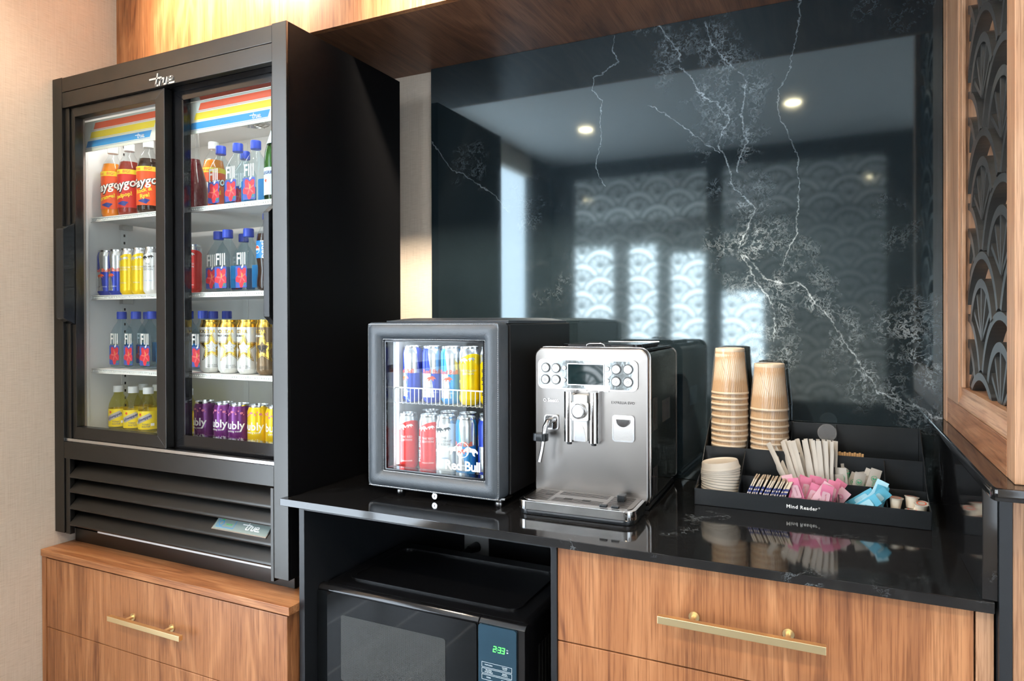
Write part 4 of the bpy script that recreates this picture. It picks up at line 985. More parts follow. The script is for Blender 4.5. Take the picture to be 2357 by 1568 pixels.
for i, (x, p) in enumerate(((-1.7746, can_star), (-1.6956, can_star), (-1.6140, can_star), (-1.5367, can_brown))):
    put(p, USED, (x, 1.516, S3), (.75, .72, .20, .15)[i], ('white and gold star can next to the water bottles', 'white and gold star can, second of the row', 'white and gold star can showing its whole star', 'brown and gold star can by the jamb')[i], 'gold star cans on the third shelf')
for (x, y, l) in ((-2.2571, 1.540, 'yellow label tonic bottle nearest the wall'), (-2.1793, 1.540, 'yellow label tonic bottle in the middle of the front three'), (-2.1029, 1.540, 'yellow label tonic bottle next to the door stile'), (-2.240, 1.622, 'tonic bottle in the back row nearer the wall'), (-2.165, 1.622, 'tonic bottle in the back row farther from the wall'), (-1.935, 1.560, 'tonic bottle at the dark edge of the rear door')):
    put(tonic_b, USED, (x, y, S0), J(.2)+.3, l, 'tonic bottles on the cooler floor')
for i, (x, p) in enumerate(((-1.8201, can_purple), (-1.7334, can_purple), (-1.6625, can_purple), (-1.5882, can_lemon), (-1.5150, can_lemon))):
    put(p, USED, (x, 1.530-.006*(i == 2), S0), (-.25, -.15, .05, .0, .5)[i], ('purple sparkling can next to the tonic bottle', 'purple sparkling can, middle of the purple three', 'purple sparkling can next to the yellow one', 'yellow sparkling can beside the purple ones', 'yellow sparkling can cut off by the jamb')[i], 'sparkling cans on the cooler floor')
# ------------------------------------------------------------------ small leather-clad fridge
mf = thing('mini_fridge', 'small black leather-clad fridge with glass door on the counter', 'fridge', (-.95, 1.74, CT))
MX0, MX1, MY, MZ0, MZ1 = -1.1526, -.7512, 1.4916, .9345, 1.3775
# padded case (hollow)
bx('side_wall', 'leather_shaded', mf, MX0+.004, MX0+.040, 1.5565, 1.982, MZ0+.002, 1.374, .004, 3)
bx('side_wall', 'leather_shaded', mf, MX1-.036, MX1-.0005, 1.5565, 1.982, MZ0+.002, 1.374, .004, 3)
bx('top_wall', 'leather_shaded', mf, MX0+.0402, MX1-.0362, 1.5570, 1.982, 1.338, 1.374, .002)
bx('bottom_wall', 'leather_shaded', mf, MX0+.0402, MX1-.0362, 1.5570, 1.982, MZ0+.002, .9655, .002)
bx('back_wall', 'leather_shaded', mf, MX0+.0402, MX1-.0362, 1.945, 1.9815, .966, 1.3375, .002)
boxes('liner', 'liner_white', mf, [(MX0+.0402, MX0+.042, 1.553, 1.944, .966, 1.337), (MX1-.038, MX1-.0362, 1.553, 1.944, .966, 1.337), (MX0+.042, MX1-.038, 1.942, 1.9445, .966, 1.337), (MX0+.042, MX1-.038, 1.553, 1.942, .966, .9672), (MX0+.042, MX1-.038, 1.553, 1.942, 1.3355, 1.337)])
# cushion on top
bm = bmesh.new(); nx, ny = 14, 16
g = [[None]*(ny+1) for _ in range(nx+1)]
for i in range(nx+1):
    for j in range(ny+1):
        u, v = i/nx, j/ny; e = min(1, min(u, 1-u)*9)*min(1, min(v, 1-v)*9)
        g[i][j] = bm.verts.new((MX0+.022+u*(MX1-MX0-.026), 1.553+v*.405, 1.3805+.0085*math.sqrt(max(0, e))))
for i in range(nx):
    for j in range(ny): bm.faces.new((g[i][j], g[i+1][j], g[i+1][j+1], g[i][j+1]))
r = bmesh.ops.extrude_face_region(bm, geom=list(bm.faces)); bmesh.ops.translate(bm, verts=[e for e in r['geom'] if isinstance(e, bmesh.types.BMVert)], vec=(0, 0, -.006))
for v in bm.verts:
    if v.co.z < 1.3765+.004: v.co.z = max(1.3747, min(v.co.z, 1.3750)) if v.co.z < 1.379 else v.co.z
finish(bm, 'top_cushion', 'leather', mf, 60)
tube('cushion_piping', 'leather', mf, [(MX0+.022, 1.553, 1.3800), (MX1-.004, 1.553, 1.3800), (MX1-.004, 1.958, 1.3800)], .0016, 8)
# padded door with a sunk window
IX0, IX1, IZ0, IZ1 = -1.1010, -.7990, .9820, 1.3290
loops = [(0, .050), (0, .006), (.002, .0030), (.0045, .0042), (.008, .0008), (.015, -.0030), (.025, -.0042), (.034, -.0020), (.041, .0035), (.0475, .0120)]
bm = bmesh.new(); rings = []
D = .0495
for d_, y_ in loops:
    f = d_/D
    xa, xb, za, zb_ = MX0+(IX0-MX0)*f, MX1+(IX1-MX1)*f, MZ0+(IZ0-MZ0)*f, MZ1+(IZ1-MZ1)*f
    rr = max(.002, .010*(1-f)+.004)
    rings.append([bm.verts.new((x, MY+y_, z)) for x, z in round_rect(xa, xb, za, zb_, rr, 4)])
rings.append([bm.verts.new((v.co.x, MY+.050, v.co.z)) for v in rings[-1]])
n = len(rings[0])
for A, B in list(zip(rings, rings[1:]))+[(rings[-1], rings[0])]:
    for i in range(n): bm.faces.new((A[i], A[(i+1) % n], B[(i+1) % n], B[i]))
dr_ = finish(bm, 'door', 'leather', mf, 60)
bm = bmesh.new()
def stitches(xa, xb, za, zb_, y):
    for a, b in (((xa, za), (xb, za)), ((xb, za), (xb, zb_)), ((xb, zb_), (xa, zb_)), ((xa, zb_), (xa, za))):
        l = math.hypot(b[0]-a[0], b[1]-a[1]); m = int(l/.0048)
        for k in range(m):
            t0, t1 = (k+.15)/m, (k+.75)/m
            p, q = [(a[0]+(b[0]-a[0])*t, y, a[1]+(b[1]-a[1])*t) for t in (t0, t1)]; a_cyl(bm, p, q, .00055, 5)
stitches(MX0+.0045, MX1-.0045, MZ0+.0045, MZ1-.0045, MY+.0018); stitches(IX0-.0035, IX1+.0035, IZ0-.0035, IZ1+.0035, MY+.0085)
finish(bm, 'stitching', 'steel', dr_)['kind'] = 'stuff'
bm = bmesh.new(); a_frame(bm, round_rect(IX0, IX1, IZ0, IZ1, .003, 3), round_rect(IX0+.0035, IX1-.0035, IZ0+.0035, IZ1-.0035, .002, 3), 'y', MY+.011, MY+.045); finish(bm, 'window_trim', 'gloss_black', dr_)
bx('door_glass', 'door_glass', dr_, IX0+.0035, IX1-.0035, MY+.0150, MY+.0185, IZ0+.0035, IZ1-.0035, 0)
flat('glass_lettering', 'white_print', dr_, letters('Red Bull', .0340, 0, .0008, .92), (-.8640, MY+.0148, 1.0100), UX, UZ, .0004)
flat('glass_emblem', 'white_print', dr_, join2(ring2(0, 0, .020, .0185, 28), xf(bull(.021), -.024, -.004), ([(-x+.024, y-.004) for x, y in bull(.021)[0]], bull(.021)[1])), (-.8640, MY+.0148, 1.0520), UX, UZ, .0004)
# light strip along the hinge side and its glow
bx('light_strip', 'led_cold', mf, MX0+.050, MX0+.0565, 1.5560, 1.5620, .985, 1.325, .001)
for xx, en in ((MX0+.060, .16),):
    li = bpy.data.lights.new('fridge_lamp', 'AREA'); li.energy = en; li.color = (.74, .85, 1); li.shape = 'RECTANGLE'; li.size = .02; li.size_y = .33
    lo = bpy.data.objects.new('fridge_lamp', li); COL.objects.link(lo); lo.parent = mf; lo.location = Vector((xx, 1.560, 1.155))-mf.location; lo.rotation_euler = (math.radians(90), 0, math.radians(-55))
li = bpy.data.lights.new('fridge_lamp', 'AREA'); li.energy = .18; li.color = (.80, .88, 1); li.shape = 'RECTANGLE'; li.size = .26; li.size_y = .03
lo = bpy.data.objects.new('fridge_lamp', li); COL.objects.link(lo); lo.parent = mf; lo.location = Vector((-.95, 1.565, 1.333))-mf.location; lo.rotation_euler = (math.radians(20), 0, 0)
# wire shelf with a low front fence
bm = bmesh.new(); wx0, wx1, wy = -1.1095, -.7900, 1.5560; zt_, zs_ = 1.1975, 1.1540
a_tube(bm, [(wx0+.001, wy+.38, zs_), (wx0, wy+.01, zs_), (wx0, wy, zs_+.006), (wx0, wy, zt_-.006), (wx0+.006, wy, zt_), (wx1-.006, wy, zt_), (wx1, wy, zt_-.006), (wx1, wy, zs_+.006), (wx1, wy+.01, zs_), (wx1-.001, wy+.38, zs_)], .0020, 8)
k = wx0+.0135
while k < wx1-.004:
    a_tube(bm, [(k, wy, zt_), (k, wy, zs_+.002), (k, wy+.004, zs_), (k, wy+.38, zs_)], .0012, 6); k += .0135
a_tube(bm, [(wx0, wy+.19, zs_-.003), (wx1, wy+.19, zs_-.003)], .0018, 6); a_tube(bm, [(wx0, wy+.37, zs_-.003), (wx1, wy+.37, zs_-.003)], .0018, 6)
finish(bm, 'wire_shelf', 'shelf_white', mf, 50)
# feet, lock and hinge
for fx, fy in ((-1.100, 1.575), (-.790, 1.570), (-1.100, 1.94), (-.79, 1.94)): lathe('foot', 'steel', mf, [(.013, .0003), (.0135, .003), (.0135, .012), (.010, .0218)], 18, (fx, fy, CT))
lk = cyl('lock', 'chrome', mf, (-.9440, 1.500, .9262), (-.9440, 1.530, .9262), .0085, 24, bev=.0008)
cyl('lock_housing', 'plastic_black', lk, (-.9440, 1.5302, .9262), (-.9440, 1.556, .9262), .0080, 18)
flat('keyhole', 'matte_black', lk, shape(round_rect(-.0008, .0008, -.0032, .0032, .0006)), (-.9440, 1.500, .9262), UX, UZ, .0004)
bx('hinge', 'steel', mf, MX1-.030, MX1-.004, 1.530, 1.575, .9285, .9343, .001)
# its cans
zl, zu = .9683, zs_+.0022
mini = [(-1.0886, 1.592, zl, can_red, .10, 'red energy can next to the light strip in the small fridge'), (-1.0176, 1.592, zl, can_red, .05, 'red energy can next to the white can in the small fridge'), (-.9612, 1.588, zl, can_wht, -.05, 'white energy can between the red and blue ones in the small fridge'), (-.8989, 1.588, zl, can_sugar, .10, 'light blue and silver can behind the glass lettering'), (-.8375, 1.600, zl, can_classic, .9, 'blue and silver can cut off by the small fridge door frame'),
        (-1.062, 1.668, zl, can_red, .3, 'can in the second row behind the red ones in the small fridge'), (-.9350, 1.662, zl, can_sugar, .6, 'can in the second row behind the white one in the small fridge'), (-.8720, 1.664, zl, can_classic, .2, 'can in the second row behind the light blue one in the small fridge'), (-1.0000, 1.668, zl, can_wht, .3, 'can in the second row at the middle of the small fridge'),
        (-1.0750, 1.600, zu, can_classic, -.35, 'blue and silver can on the wire shelf nearest the light strip'), (-1.0130, 1.602, zu, can_classic, .4, 'second blue and silver can on the wire shelf'), (-.9520, 1.600, zu, can_sugar, .2, 'light blue and silver can on the wire shelf'), (-.8930, 1.598, zu, can_yel, .0, 'yellow energy can on the wire shelf'), (-.8310, 1.602, zu, can_yel, .5, 'yellow energy can half hidden at the end of the wire shelf')]
for x, y, z, p, a, l in mini: put(p, USED, (x, y, z), a, l, 'energy cans in the small fridge')
# ------------------------------------------------------------------ coffee machine
cm = thing('coffee_machine', 'brushed steel bean-to-cup coffee machine with drip tray', 'coffee machine', (-.556, 1.73, CT))
CX0, CX1, CY, CYB, CZT = -.7035, -.4089, 1.606, 1.968, 1.3125
# case
bm = bmesh.new(); a_prism(bm, round_rect(CX0+.006, CX1, .9250, CZT-.010, .020, 6), 'y', 1.6235, CYB); bmesh.ops.recalc_face_normals(bm, faces=bm.faces)
finish(bm, 'case', 'smoked_metal', cm, 40)
bm = bmesh.new(); a_prism(bm, round_rect(CX0+.010, CX1-.006, .9150, .9245, .003, 3), 'y', 1.64, CYB-.01); bmesh.ops.recalc_face_normals(bm, faces=bm.faces); finish(bm, 'foot_plinth', 'matte_black', cm)
bm = bmesh.new(); a_frame(bm, round_rect(CX0+.005, CX1+.0012, .9255, CZT-.008, .021, 6), round_rect(CX0+.012, CX1-.006, .932, CZT-.016, .015, 6), 'y', CYB-.004, CYB+.003); finish(bm, 'rear_rim', 'chrome', cm, 40)
bx('lid', 'gloss_black', cm, CX0+.020, CX1-.014, 1.640, CYB-.004, CZT-.0098, CZT-.003, .003)
prism('hopper_lid', 'gloss_black', cm, round_rect(-.665, -.450, 1.700, 1.930, .02), 'z', CZT-.0028, CZT+.006, bev=.002)
tube('lid_handle', 'chrome', cm, [(-.585, 1.672, CZT-.004), (-.583, 1.672, CZT+.006), (-.575, 1.672, CZT+.0085), (-.545, 1.672, CZT+.0085), (-.537, 1.672, CZT+.006), (-.535, 1.672, CZT-.004)], .0024, 8)
tube('lid_trim', 'chrome', cm, [(-.60, 1.93, CZT+.0065), (-.452, 1.93, CZT+.0065)], .0016, 8)
# front panel, softly crowned
bm = bmesh.new(); nx, nz = 22, 26; G = []
prof = [(0, .0175), (0, .004), (.0015, .0012), (.004, 0)]
pl = []
for d_, y_ in prof: pl.append([bm.verts.new((x, CY+y_, z)) for x, z in round_rect(CX0+d_, CX1-d_, .9300+d_*.3, CZT-d_, .024-d_*.5, 7)])
n = len(pl[0])
for A, B in zip(pl, pl[1:]):
    for i in range(n): bm.faces.new((A[i], A[(i+1) % n], B[(i+1) % n], B[i]))
cx_, cz_ = (CX0+CX1)/2, (.93+CZT)/2
prev = pl[-1]
for sc_ in (.93, .84, .72, .56, .38, .18):
    cur = [bm.verts.new((cx_+(v.co.x-cx_)*sc_, CY-.0032*(1-sc_**2), cz_+(v.co.z-cz_)*sc_)) for v in pl[-1]]
    for i in range(n): bm.faces.new((prev[i], prev[(i+1) % n], cur[(i+1) % n], cur[i]))
    prev = cur
bm.faces.new(prev); bm.faces.new(list(reversed(pl[0])))
fp = finish(bm, 'front_panel', 'brushed_steel', cm, 20)
tube('panel_edge', 'chrome', cm, [(x, CY+.0205, z) for x, z in round_rect(CX0-.0005, CX1+.0008, .9300, CZT+.0008, .0245, 7)], .0022, 8, True)
# control fascia
y = CY-.0030
bm = bmesh.new(); a_prism(bm, round_rect(-.6885, -.4345, 1.2105, 1.2815, .012, 6), 'y', y-.0035, y-.0002); bmesh.ops.recalc_face_normals(bm, faces=bm.faces); bevel(bm, .0008, 1); fa = finish(bm, 'control_fascia', 'fascia_chrome', cm, 20)
bm = bmesh.new(); a_frame(bm, round_rect(-.6905, -.4325, 1.2085, 1.2835, .014, 6), round_rect(-.6880, -.4350, 1.2110, 1.2810, .012, 6), 'y', y-.0045, y-.0002); finish(bm, 'fascia_rim', 'aluminium', fa)
bx('display', 'screen_teal', fa, -.6095, -.5175, y-.0050, y-.0035, 1.2215, 1.2715, .0006)
bm = bmesh.new(); a_frame(bm, round_rect(-.6115, -.5155, 1.2195, 1.2735, .002, 3), round_rect(-.6095, -.5175, 1.2215, 1.2715, .0015, 3), 'y', y-.0056, y-.0034); finish(bm, 'display_rim', 'aluminium', fa)
for x_, z_ in ((-.6693, 1.2612), (-.6415, 1.2605), (-.6700, 1.2315), (-.6417, 1.2315), (-.4850, 1.2612), (-.4557, 1.2618), (-.4855, 1.2312), (-.4557, 1.2308)):
    b = cyl('button', 'button_silver', fa, (x_, y-.0038, z_), (x_, y-.0085, z_), .0105, 26, bev=.0014)
    flat('button_ring', 'gloss_black', b, ring2(0, 0, .0128, .0108, 28), (x_, y-.0037, z_), UX, UZ, .0004)
    flat('button_icon', 'plastic_black', b, ring2(0, 0, .0030, .0022, 14), (x_, y-.0085, z_), UX, UZ, .0003)
for x_, z_ in ((-.6196, 1.2618), (-.6200, 1.2308), (-.5074, 1.2616), (-.5080, 1.2322)):
    cyl('small_button', 'button_silver', fa, (x_, y-.0038, z_), (x_, y-.0070, z_), .0056, 20, bev=.001)
for xa_, xb_ in ((-.590, -.562), (-.532, -.505)): bx('fascia_tab', 'chrome', fa, xa_, xb_, y-.003, y-.0002, 1.2052, 1.2082, .0006)
flat('brand_lettering', 'aluminium', cm, join2(ring2(-.0190, 0, .0042, .0025, 16), xf(letters('Saeco', .0125, 0, .0003), .004, 0)), (-.6545, y, 1.1782), UX, UZ, .0002, .0008)
flat('model_lettering', 'black_print', cm, letters('EXPRELIA EVO', .0092), (-.4700, y, 1.1795), UX, UZ, .0003)
# coffee spout block
ys = y-.041
for xa in (-.5995, -.5368):
    bm = bmesh.new(); a_cyl(bm, (xa, ys+.018, 1.0815), (xa, ys+.018, 1.2055), .0135, 28); a_box(bm, xa-.0115, xa+.0115, ys+.018, y-.0002, 1.0830, 1.2045); finish(bm, 'spout_column', 'chrome', cm, 40)
    cyl('spout_nozzle', 'matte_black', cm, (xa, ys+.018, 1.0745), (xa, ys+.018, 1.0813), .0062, 16)
bx('spout_face', 'cap_white', cm, -.5860, -.5503, ys+.006, y-.0002, 1.0850, 1.1985, .003)
bm = bmesh.new(); a_prism(bm, round_rect(-.5895, -.5455, 1.1355, 1.1815, .006, 4), 'y', ys+.001, ys+.0058); bmesh.ops.recalc_face_normals(bm, faces=bm.faces); finish(bm, 'dial_plate', 'steel', cm)
k_ = lathe_k = None
bm = bmesh.new(); a_cyl(bm, (-.5685, ys+.001, 1.1600), (-.5685, ys-.010, 1.1600), .0190, 32); es = [e for e in bm.edges if max(len(f.verts) for f in e.link_faces) > 4]; bmesh.ops.bevel(bm, geom=es, offset=.002, segments=2, profile=.6, affect='EDGES'); kn = finish(bm, 'dial', 'chrome', cm, 40)
cyl('dial_face', 'steel', kn, (-.5685, ys-.0101, 1.1600), (-.5685, ys-.0112, 1.1600), .0140, 28)
prism('spout_arch', 'aluminium', cm, [(-.5840, 1.0853)]+[(-.5682+.0148*math.cos(math.radians(180-15*i)), 1.0853+.042*math.sin(math.radians(15*i))) for i in range(13)]+[(-.5520, 1.0853)], 'y', ys+.0035, ys+.0059)
# steam wand
bm = bmesh.new(); a_prism(bm, round_rect(-.6715, -.6375, 1.1065, 1.1400, .006, 4), 'y', y-.004, y-.0002); bmesh.ops.recalc_face_normals(bm, faces=bm.faces); ws = finish(bm, 'wand_socket', 'chrome', cm)
bm = bmesh.new(); a_frame(bm, round_rect(-.6735, -.6355, 1.1045, 1.1420, .007, 4), round_rect(-.6712, -.6378, 1.1068, 1.1397, .006, 4), 'y', y-.006, y-.0002); finish(bm, 'socket_rim', 'aluminium', ws)
wp = [(-.6500, y-.004, 1.1290), (-.6510, y-.018, 1.1300), (-.6545, y-.032, 1.1265), (-.6580, y-.038, 1.1150), (-.6595, y-.040, 1.1000), (-.6640, y-.044, 1.0600), (-.6690, y-.050, 1.0290)]
wd = tube('steam_wand', 'chrome', cm, wp, [.0075, .0075, .0072, .0068, .0060, .0050, .0050], 14)
prism('wand_grip', 'plastic_black', wd, round_rect(-.6880, -.6500, y-.056, y-.028, .011, 5), 'z', 1.0810, 1.1000, bev=.003)
# hot water hatch
bm = bmesh.new(); a_frame(bm, round_rect(-.4960, -.4415, 1.0850, 1.1500, .008, 5), round_rect(-.4930, -.4445, 1.0880, 1.1470, .006, 5), 'y', y-.004, y-.0002); ht = finish(bm, 'hatch_rim', 'aluminium', cm)
bm = bmesh.new(); a_prism(bm, round_rect(-.4930, -.4445, 1.0880, 1.1470, .006, 5), 'y', y-.0022, y-.0002); bmesh.ops.recalc_face_normals(bm, faces=bm.faces); finish(bm, 'hatch', 'steel', ht)
prism('hatch_pull', 'chrome', ht, [(-.4688+.0185*math.cos(math.radians(180+12*i)), 1.1400+.0185*math.sin(math.radians(180+12*i))) for i in range(16)], 'y', y-.007, y-.0022, bev=.001)
# side vents
for i in range(4):
    for za, zb_ in ((1.106, 1.187), (.946, 1.014)): bx('side_vent', 'matte_black', cm, CX1-.001, CX1+.0004, 1.662+.0135*i, 1.6655+.0135*i, za, zb_, 0)
for i in range(10): bx('side_vent', 'matte_black', cm, CX1-.001, CX1+.0004, 1.770+.0105*i, 1.7745+.0105*i, 1.113, 1.170, 0)
# drip tray
TX0, TX1, TY = -.7035, -.4145, 1.4886
def tray_poly(i): return [(TX0+i, 1.6055), (TX0+i, TY+.022)]+[(TX0+i+.022-.022*math.cos(math.radians(18*k)), TY+i+.022-.022*math.sin(math.radians(18*k))) for k in range(1, 6)]+[(TX1-i-.022+.022*math.sin(math.radians(18*k)), TY+i+.022-.022*math.cos(math.radians(18*k))) for k in range(0, 6)]+[(TX1-i, 1.6055)]
prism('tray_base', 'plastic_black', cm, tray_poly(.003), 'z', CT+.0006, .9255, bev=.002)
tb = prism('drip_tray', 'chrome', cm, tray_poly(0), 'z', .9258, .9480, bev=.0018)
tp = prism('tray_grid', 'brushed_steel', tb, tray_poly(.010), 'z', .9481, .9495, bev=.0004)
bars = []
for i in range(11):
    yy = TY+.022+i*.0085
    for xa, xb in ((TX0+.022, -.632), (-.622, -.500), (-.490, TX1-.022)):
        if i in (4, 5, 6) and xa == -.622: continue
        bars.append((xa, xb, yy, yy+.0030, .9494, .9498))
boxes('grid_slot', 'matte_black', tp, bars)
boxes('grid_hole', 'matte_black', tp, [(-.655, -.636, 1.553, 1.566, .9494, .9499), (-.598, -.578, 1.530, 1.543, .9494, .9499), (-.552, -.532, 1.530, 1.543, .9494, .9499)])
bx('tray_float', 'plastic_black', tb, -.474, -.456, 1.560, 1.582, .9499, .9640, .0015)
bx('tray_latch', 'plastic_black', tb, -.498, -.480, 1.494, 1.506, .9496, .9560, .002); bx('tray_latch', 'plastic_black', tb, -.470, -.452, 1.494, 1.506, .9496, .9560, .002)

cm.rotation_euler = (0, 0, math.radians(1.5)); cm.location.x -= .0064; cm.location.y += .0038
# ------------------------------------------------------------------ condiment organiser
og = thing('condiment_organizer', 'black plastic stepped organizer holding cups, lids and sachets', 'organizer', (-.07, 1.87, CT))
OX0, OX1, OY0, OY1 = -.3296, .1860, 1.7515, 2.0060
FZ = CT+.0045
bx('base', 'plastic_black', og, OX0+.003, OX1-.003, OY0+.003, OY1-.003, CT+.0003, FZ, .001)
lip = []
bm = bmesh.new(); a_prism(bm, round_rect(OX0, OX1, OY0, OY0+.020, .008, 5)[12:]+[(OX0, OY0+.020), (OX1, OY0+.020)], 'z', CT+.0005, .9555) if False else a_box(bm, OX0, OX1, OY0, OY0+.0026, CT+.0005, .9555); bevel(bm, .001); fl = finish(bm, 'front_wall', 'plastic_black', og)
flat('lettering', 'white_print', fl, letters('Mind Reader', .0118, 0, .0002, 1.12), (-.0790, OY0, .9345), UX, UZ, .0003); flat('registered_mark', 'white_print', fl, ring2(0, 0, .0017, .0012, 12), (-.0410, OY0, .9375), UX, UZ, .0003)
sidep = [(OY0, CT+.0005), (OY1, CT+.0005), (OY1, 1.1030), (1.985, 1.1030), (1.900, 1.0395), (1.842, .9830), (1.765, .9600), (OY0, .9555)]
prism('side_wall', 'plastic_black', og, sidep, 'x', OX0, OX0+.0026, bev=.0008); prism('side_wall', 'plastic_black', og, sidep, 'x', OX1-.0026, OX1, bev=.0008)
bx('back_wall', 'plastic_black', og, OX0+.0028, OX1-.0028, OY1-.0026, OY1, FZ, 1.1030, .001)
bx('tier_wall', 'plastic_black', og, OX0+.0028, OX1-.0028, 1.9000, 1.9026, FZ, 1.0385, .0008)
bx('tier_wall', 'plastic_black', og, -.2230, OX1-.0028, 1.8360, 1.8386, FZ, .9805, .0008)
def divider(x, ya, yb, za, zb_): prism('divider', 'plastic_black', og, [(ya, FZ), (yb, FZ), (yb, zb_), (ya, za)], 'x', x-.0011, x+.0011, bev=.0005)
divider(-.2235, OY0+.003, 1.8998, .956, 1.034); divider(-.2210, 1.9030, OY1-.003, 1.036, 1.098); divider(-.1130, 1.9030, OY1-.003, 1.036, 1.101)
divider(-.1180, OY0+.003, 1.8358, .956, .979); divider(.0000, OY0+.003, 1.8358, .956, .979); divider(-.0090, 1.8390, 1.8998, .982, 1.034); divider(.1000, OY0+.003, 1.8358, .956, .979); divider(.1005, 1.8390, 1.8998, .982, 1.0345); divider(-.0060, 1.9030, OY1-.003, 1.036, 1.101)
boxes('raised_floor', 'plastic_black', og, [(OX0+.003, OX1-.003, 1.9030, OY1-.003, FZ, .9300), (-.2220, OX1-.003, 1.8390, 1.8998, FZ, .9260)])
# --- paper cups, nested mouth down in clear sleeves
def cup_proto():
    t = thing('paper_cup', 'x', 'cup')
    bm = bmesh.new(); n = 96; h = .124; rows = []
    for z, r0 in ((.006, .0470), (.115, .0375)):
        rows.append([bm.verts.new(((r0+(.0007 if i % 2 else 0))*math.cos(2*math.pi*i/n+z*4.0), (r0+(.0007 if i % 2 else 0))*math.sin(2*math.pi*i/n+z*4.0), z)) for i in range(n)])
    for i in range(n): bm.faces.new((rows[0][i], rows[0][(i+1) % n], rows[1][(i+1) % n], rows[1][i]))
    finish(bm, 'ripple_wall', 'kraft', t, 20)
    lathe('rim', 'cup_rim', t, [(.0470, .0062), (.0490, .0045), (.0497, .0022), (.0490, .0004), (.0472, .0004), (.0465, .003), (.0375, .110)], 40, caps=False)
    lathe('base', 'cup_rim', t, [(.0382, .1145), (.0385, .121), (.0375, .124), (.0355, .124), (.0350, .118), (.0001, .118)], 40, caps=False)
    return t
cup = cup_proto()
def cup_stack(cx, cy, rims, who, grp):
    rims = [1.3815-(1.3815-z)*.9934 for z in rims]
    n = len(rims)
    for i, z in enumerate(rims):
        lab = 'tan ripple paper cup, %s of the %s stack' % ('topmost' if i == 0 else 'lowest' if i == n-1 else ORD[i]+' from the top', who)
        put(cup, USED, (cx+R.uniform(-.0006, .0006), cy, z), R.uniform(0, 6), lab, grp)
    zt_, zb_ = rims[0]+.124, rims[-1]
    prof = [(.0001, zt_+.0015), (.0300, zt_+.0020), (.0395, zt_-.001), (.0400, zt_-.006), (.0503, rims[0]+.004)]
    z = rims[0]-.004
    while z > zb_: prof += [(.0500, z)]; z -= .012
    sl_ = lathe('plastic_sleeve', 'film', None, [(r_+R.uniform(-.0001, .0003), z_) for r_, z_ in prof], 28, (cx, cy, 0), caps=False, smooth=60)
    tag(sl_, 'clear plastic sleeve round the %s stack of paper cups' % who, 'sleeve', 'cup sleeves')
    tube('crease', 'film', sl_, [(cx-.020, cy-.040, zt_-.02), (cx-.012, cy-.046, zt_-.05), (cx+.004, cy-.048, zt_-.08)], .0009, 5)
cup_stack(-.2706, 1.9530, [1.178-v for v in (0, .0145, .0305, .0450, .0640, .0845, .1015, .1160, .1300, .1440, .1590, .1740, .1900, .2060, .2220, .2380)], 'taller', 'cups of the taller stack')
cup_stack(-.1680, 1.9530, [1.138-v for v in (0, .0265, .0440, .0600, .0765, .0910, .1060, .1210, .1370, .1530, .1690, .1850, .2000)], 'shorter', 'cups of the shorter stack')
# --- lids
def lid_proto():
    t = thing('cup_lid', 'x', 'lid')
    lathe('shell', 'lid_white', t, [(.0488, .0000), (.0496, .0015), (.0492, .0045), (.0482, .0060), (.0470, .0080), (.0455, .0195), (.0440, .0215), (.0415, .0205), (.0395, .0180), (.0001, .0175)], 40, caps=False)
    return t
lidp = lid_proto(); nl = 13
for i in range(nl):
    z = FZ+.004+i*.0060
    put(lidp, USED, (-.2755+.0004*math.sin(i*1.7), 1.822, z+.001), i*.4, 'white cup lid, %s of the stack' % ('topmost' if i == nl-1 else 'lowest' if i == 0 else ORD[nl-1-i]+' from the top'), 'stacked cup lids', rx=math.radians(4+.3*i))
# --- tea sachets standing on edge
def tea_proto():
    t = thing('tea_sachet', 'x', 'sachet')
    bm = bmesh.new(); a_box(bm, -.0019, .0019, -.030, .030, 0, .046); bevel(bm, .0006); finish(bm, 'envelope', 'tea_navy', t)
    bm = bmesh.new(); a_box(bm, -.0016, .0016, -.0300, .0300, .046, .066); bevel(bm, .0006); finish(bm, 'flap', 'tea_tan', t)
    boxes('edge_print', 'tea_tan', t, [(-.0014, .0014, -.0304, -.0300, z, z+.004) for z in (.006, .016, .026, .036)])
    return t
tp_ = tea_proto(); nt_ = 18
for i in range(nt_):
    put(tp_, USED, (-.2120+i*.0051, 1.792+R.uniform(-.002, .002), FZ+.012), R.uniform(-.04, .04), 'navy and tan tea sachet, %s in the row' % ('next to the lids' if i == 0 else 'next to the pink packets' if i == nt_-1 else ORD[i]+' from the lids'), 'tea sachets in the front row', ry=math.radians(25+R.uniform(-2, 2)))
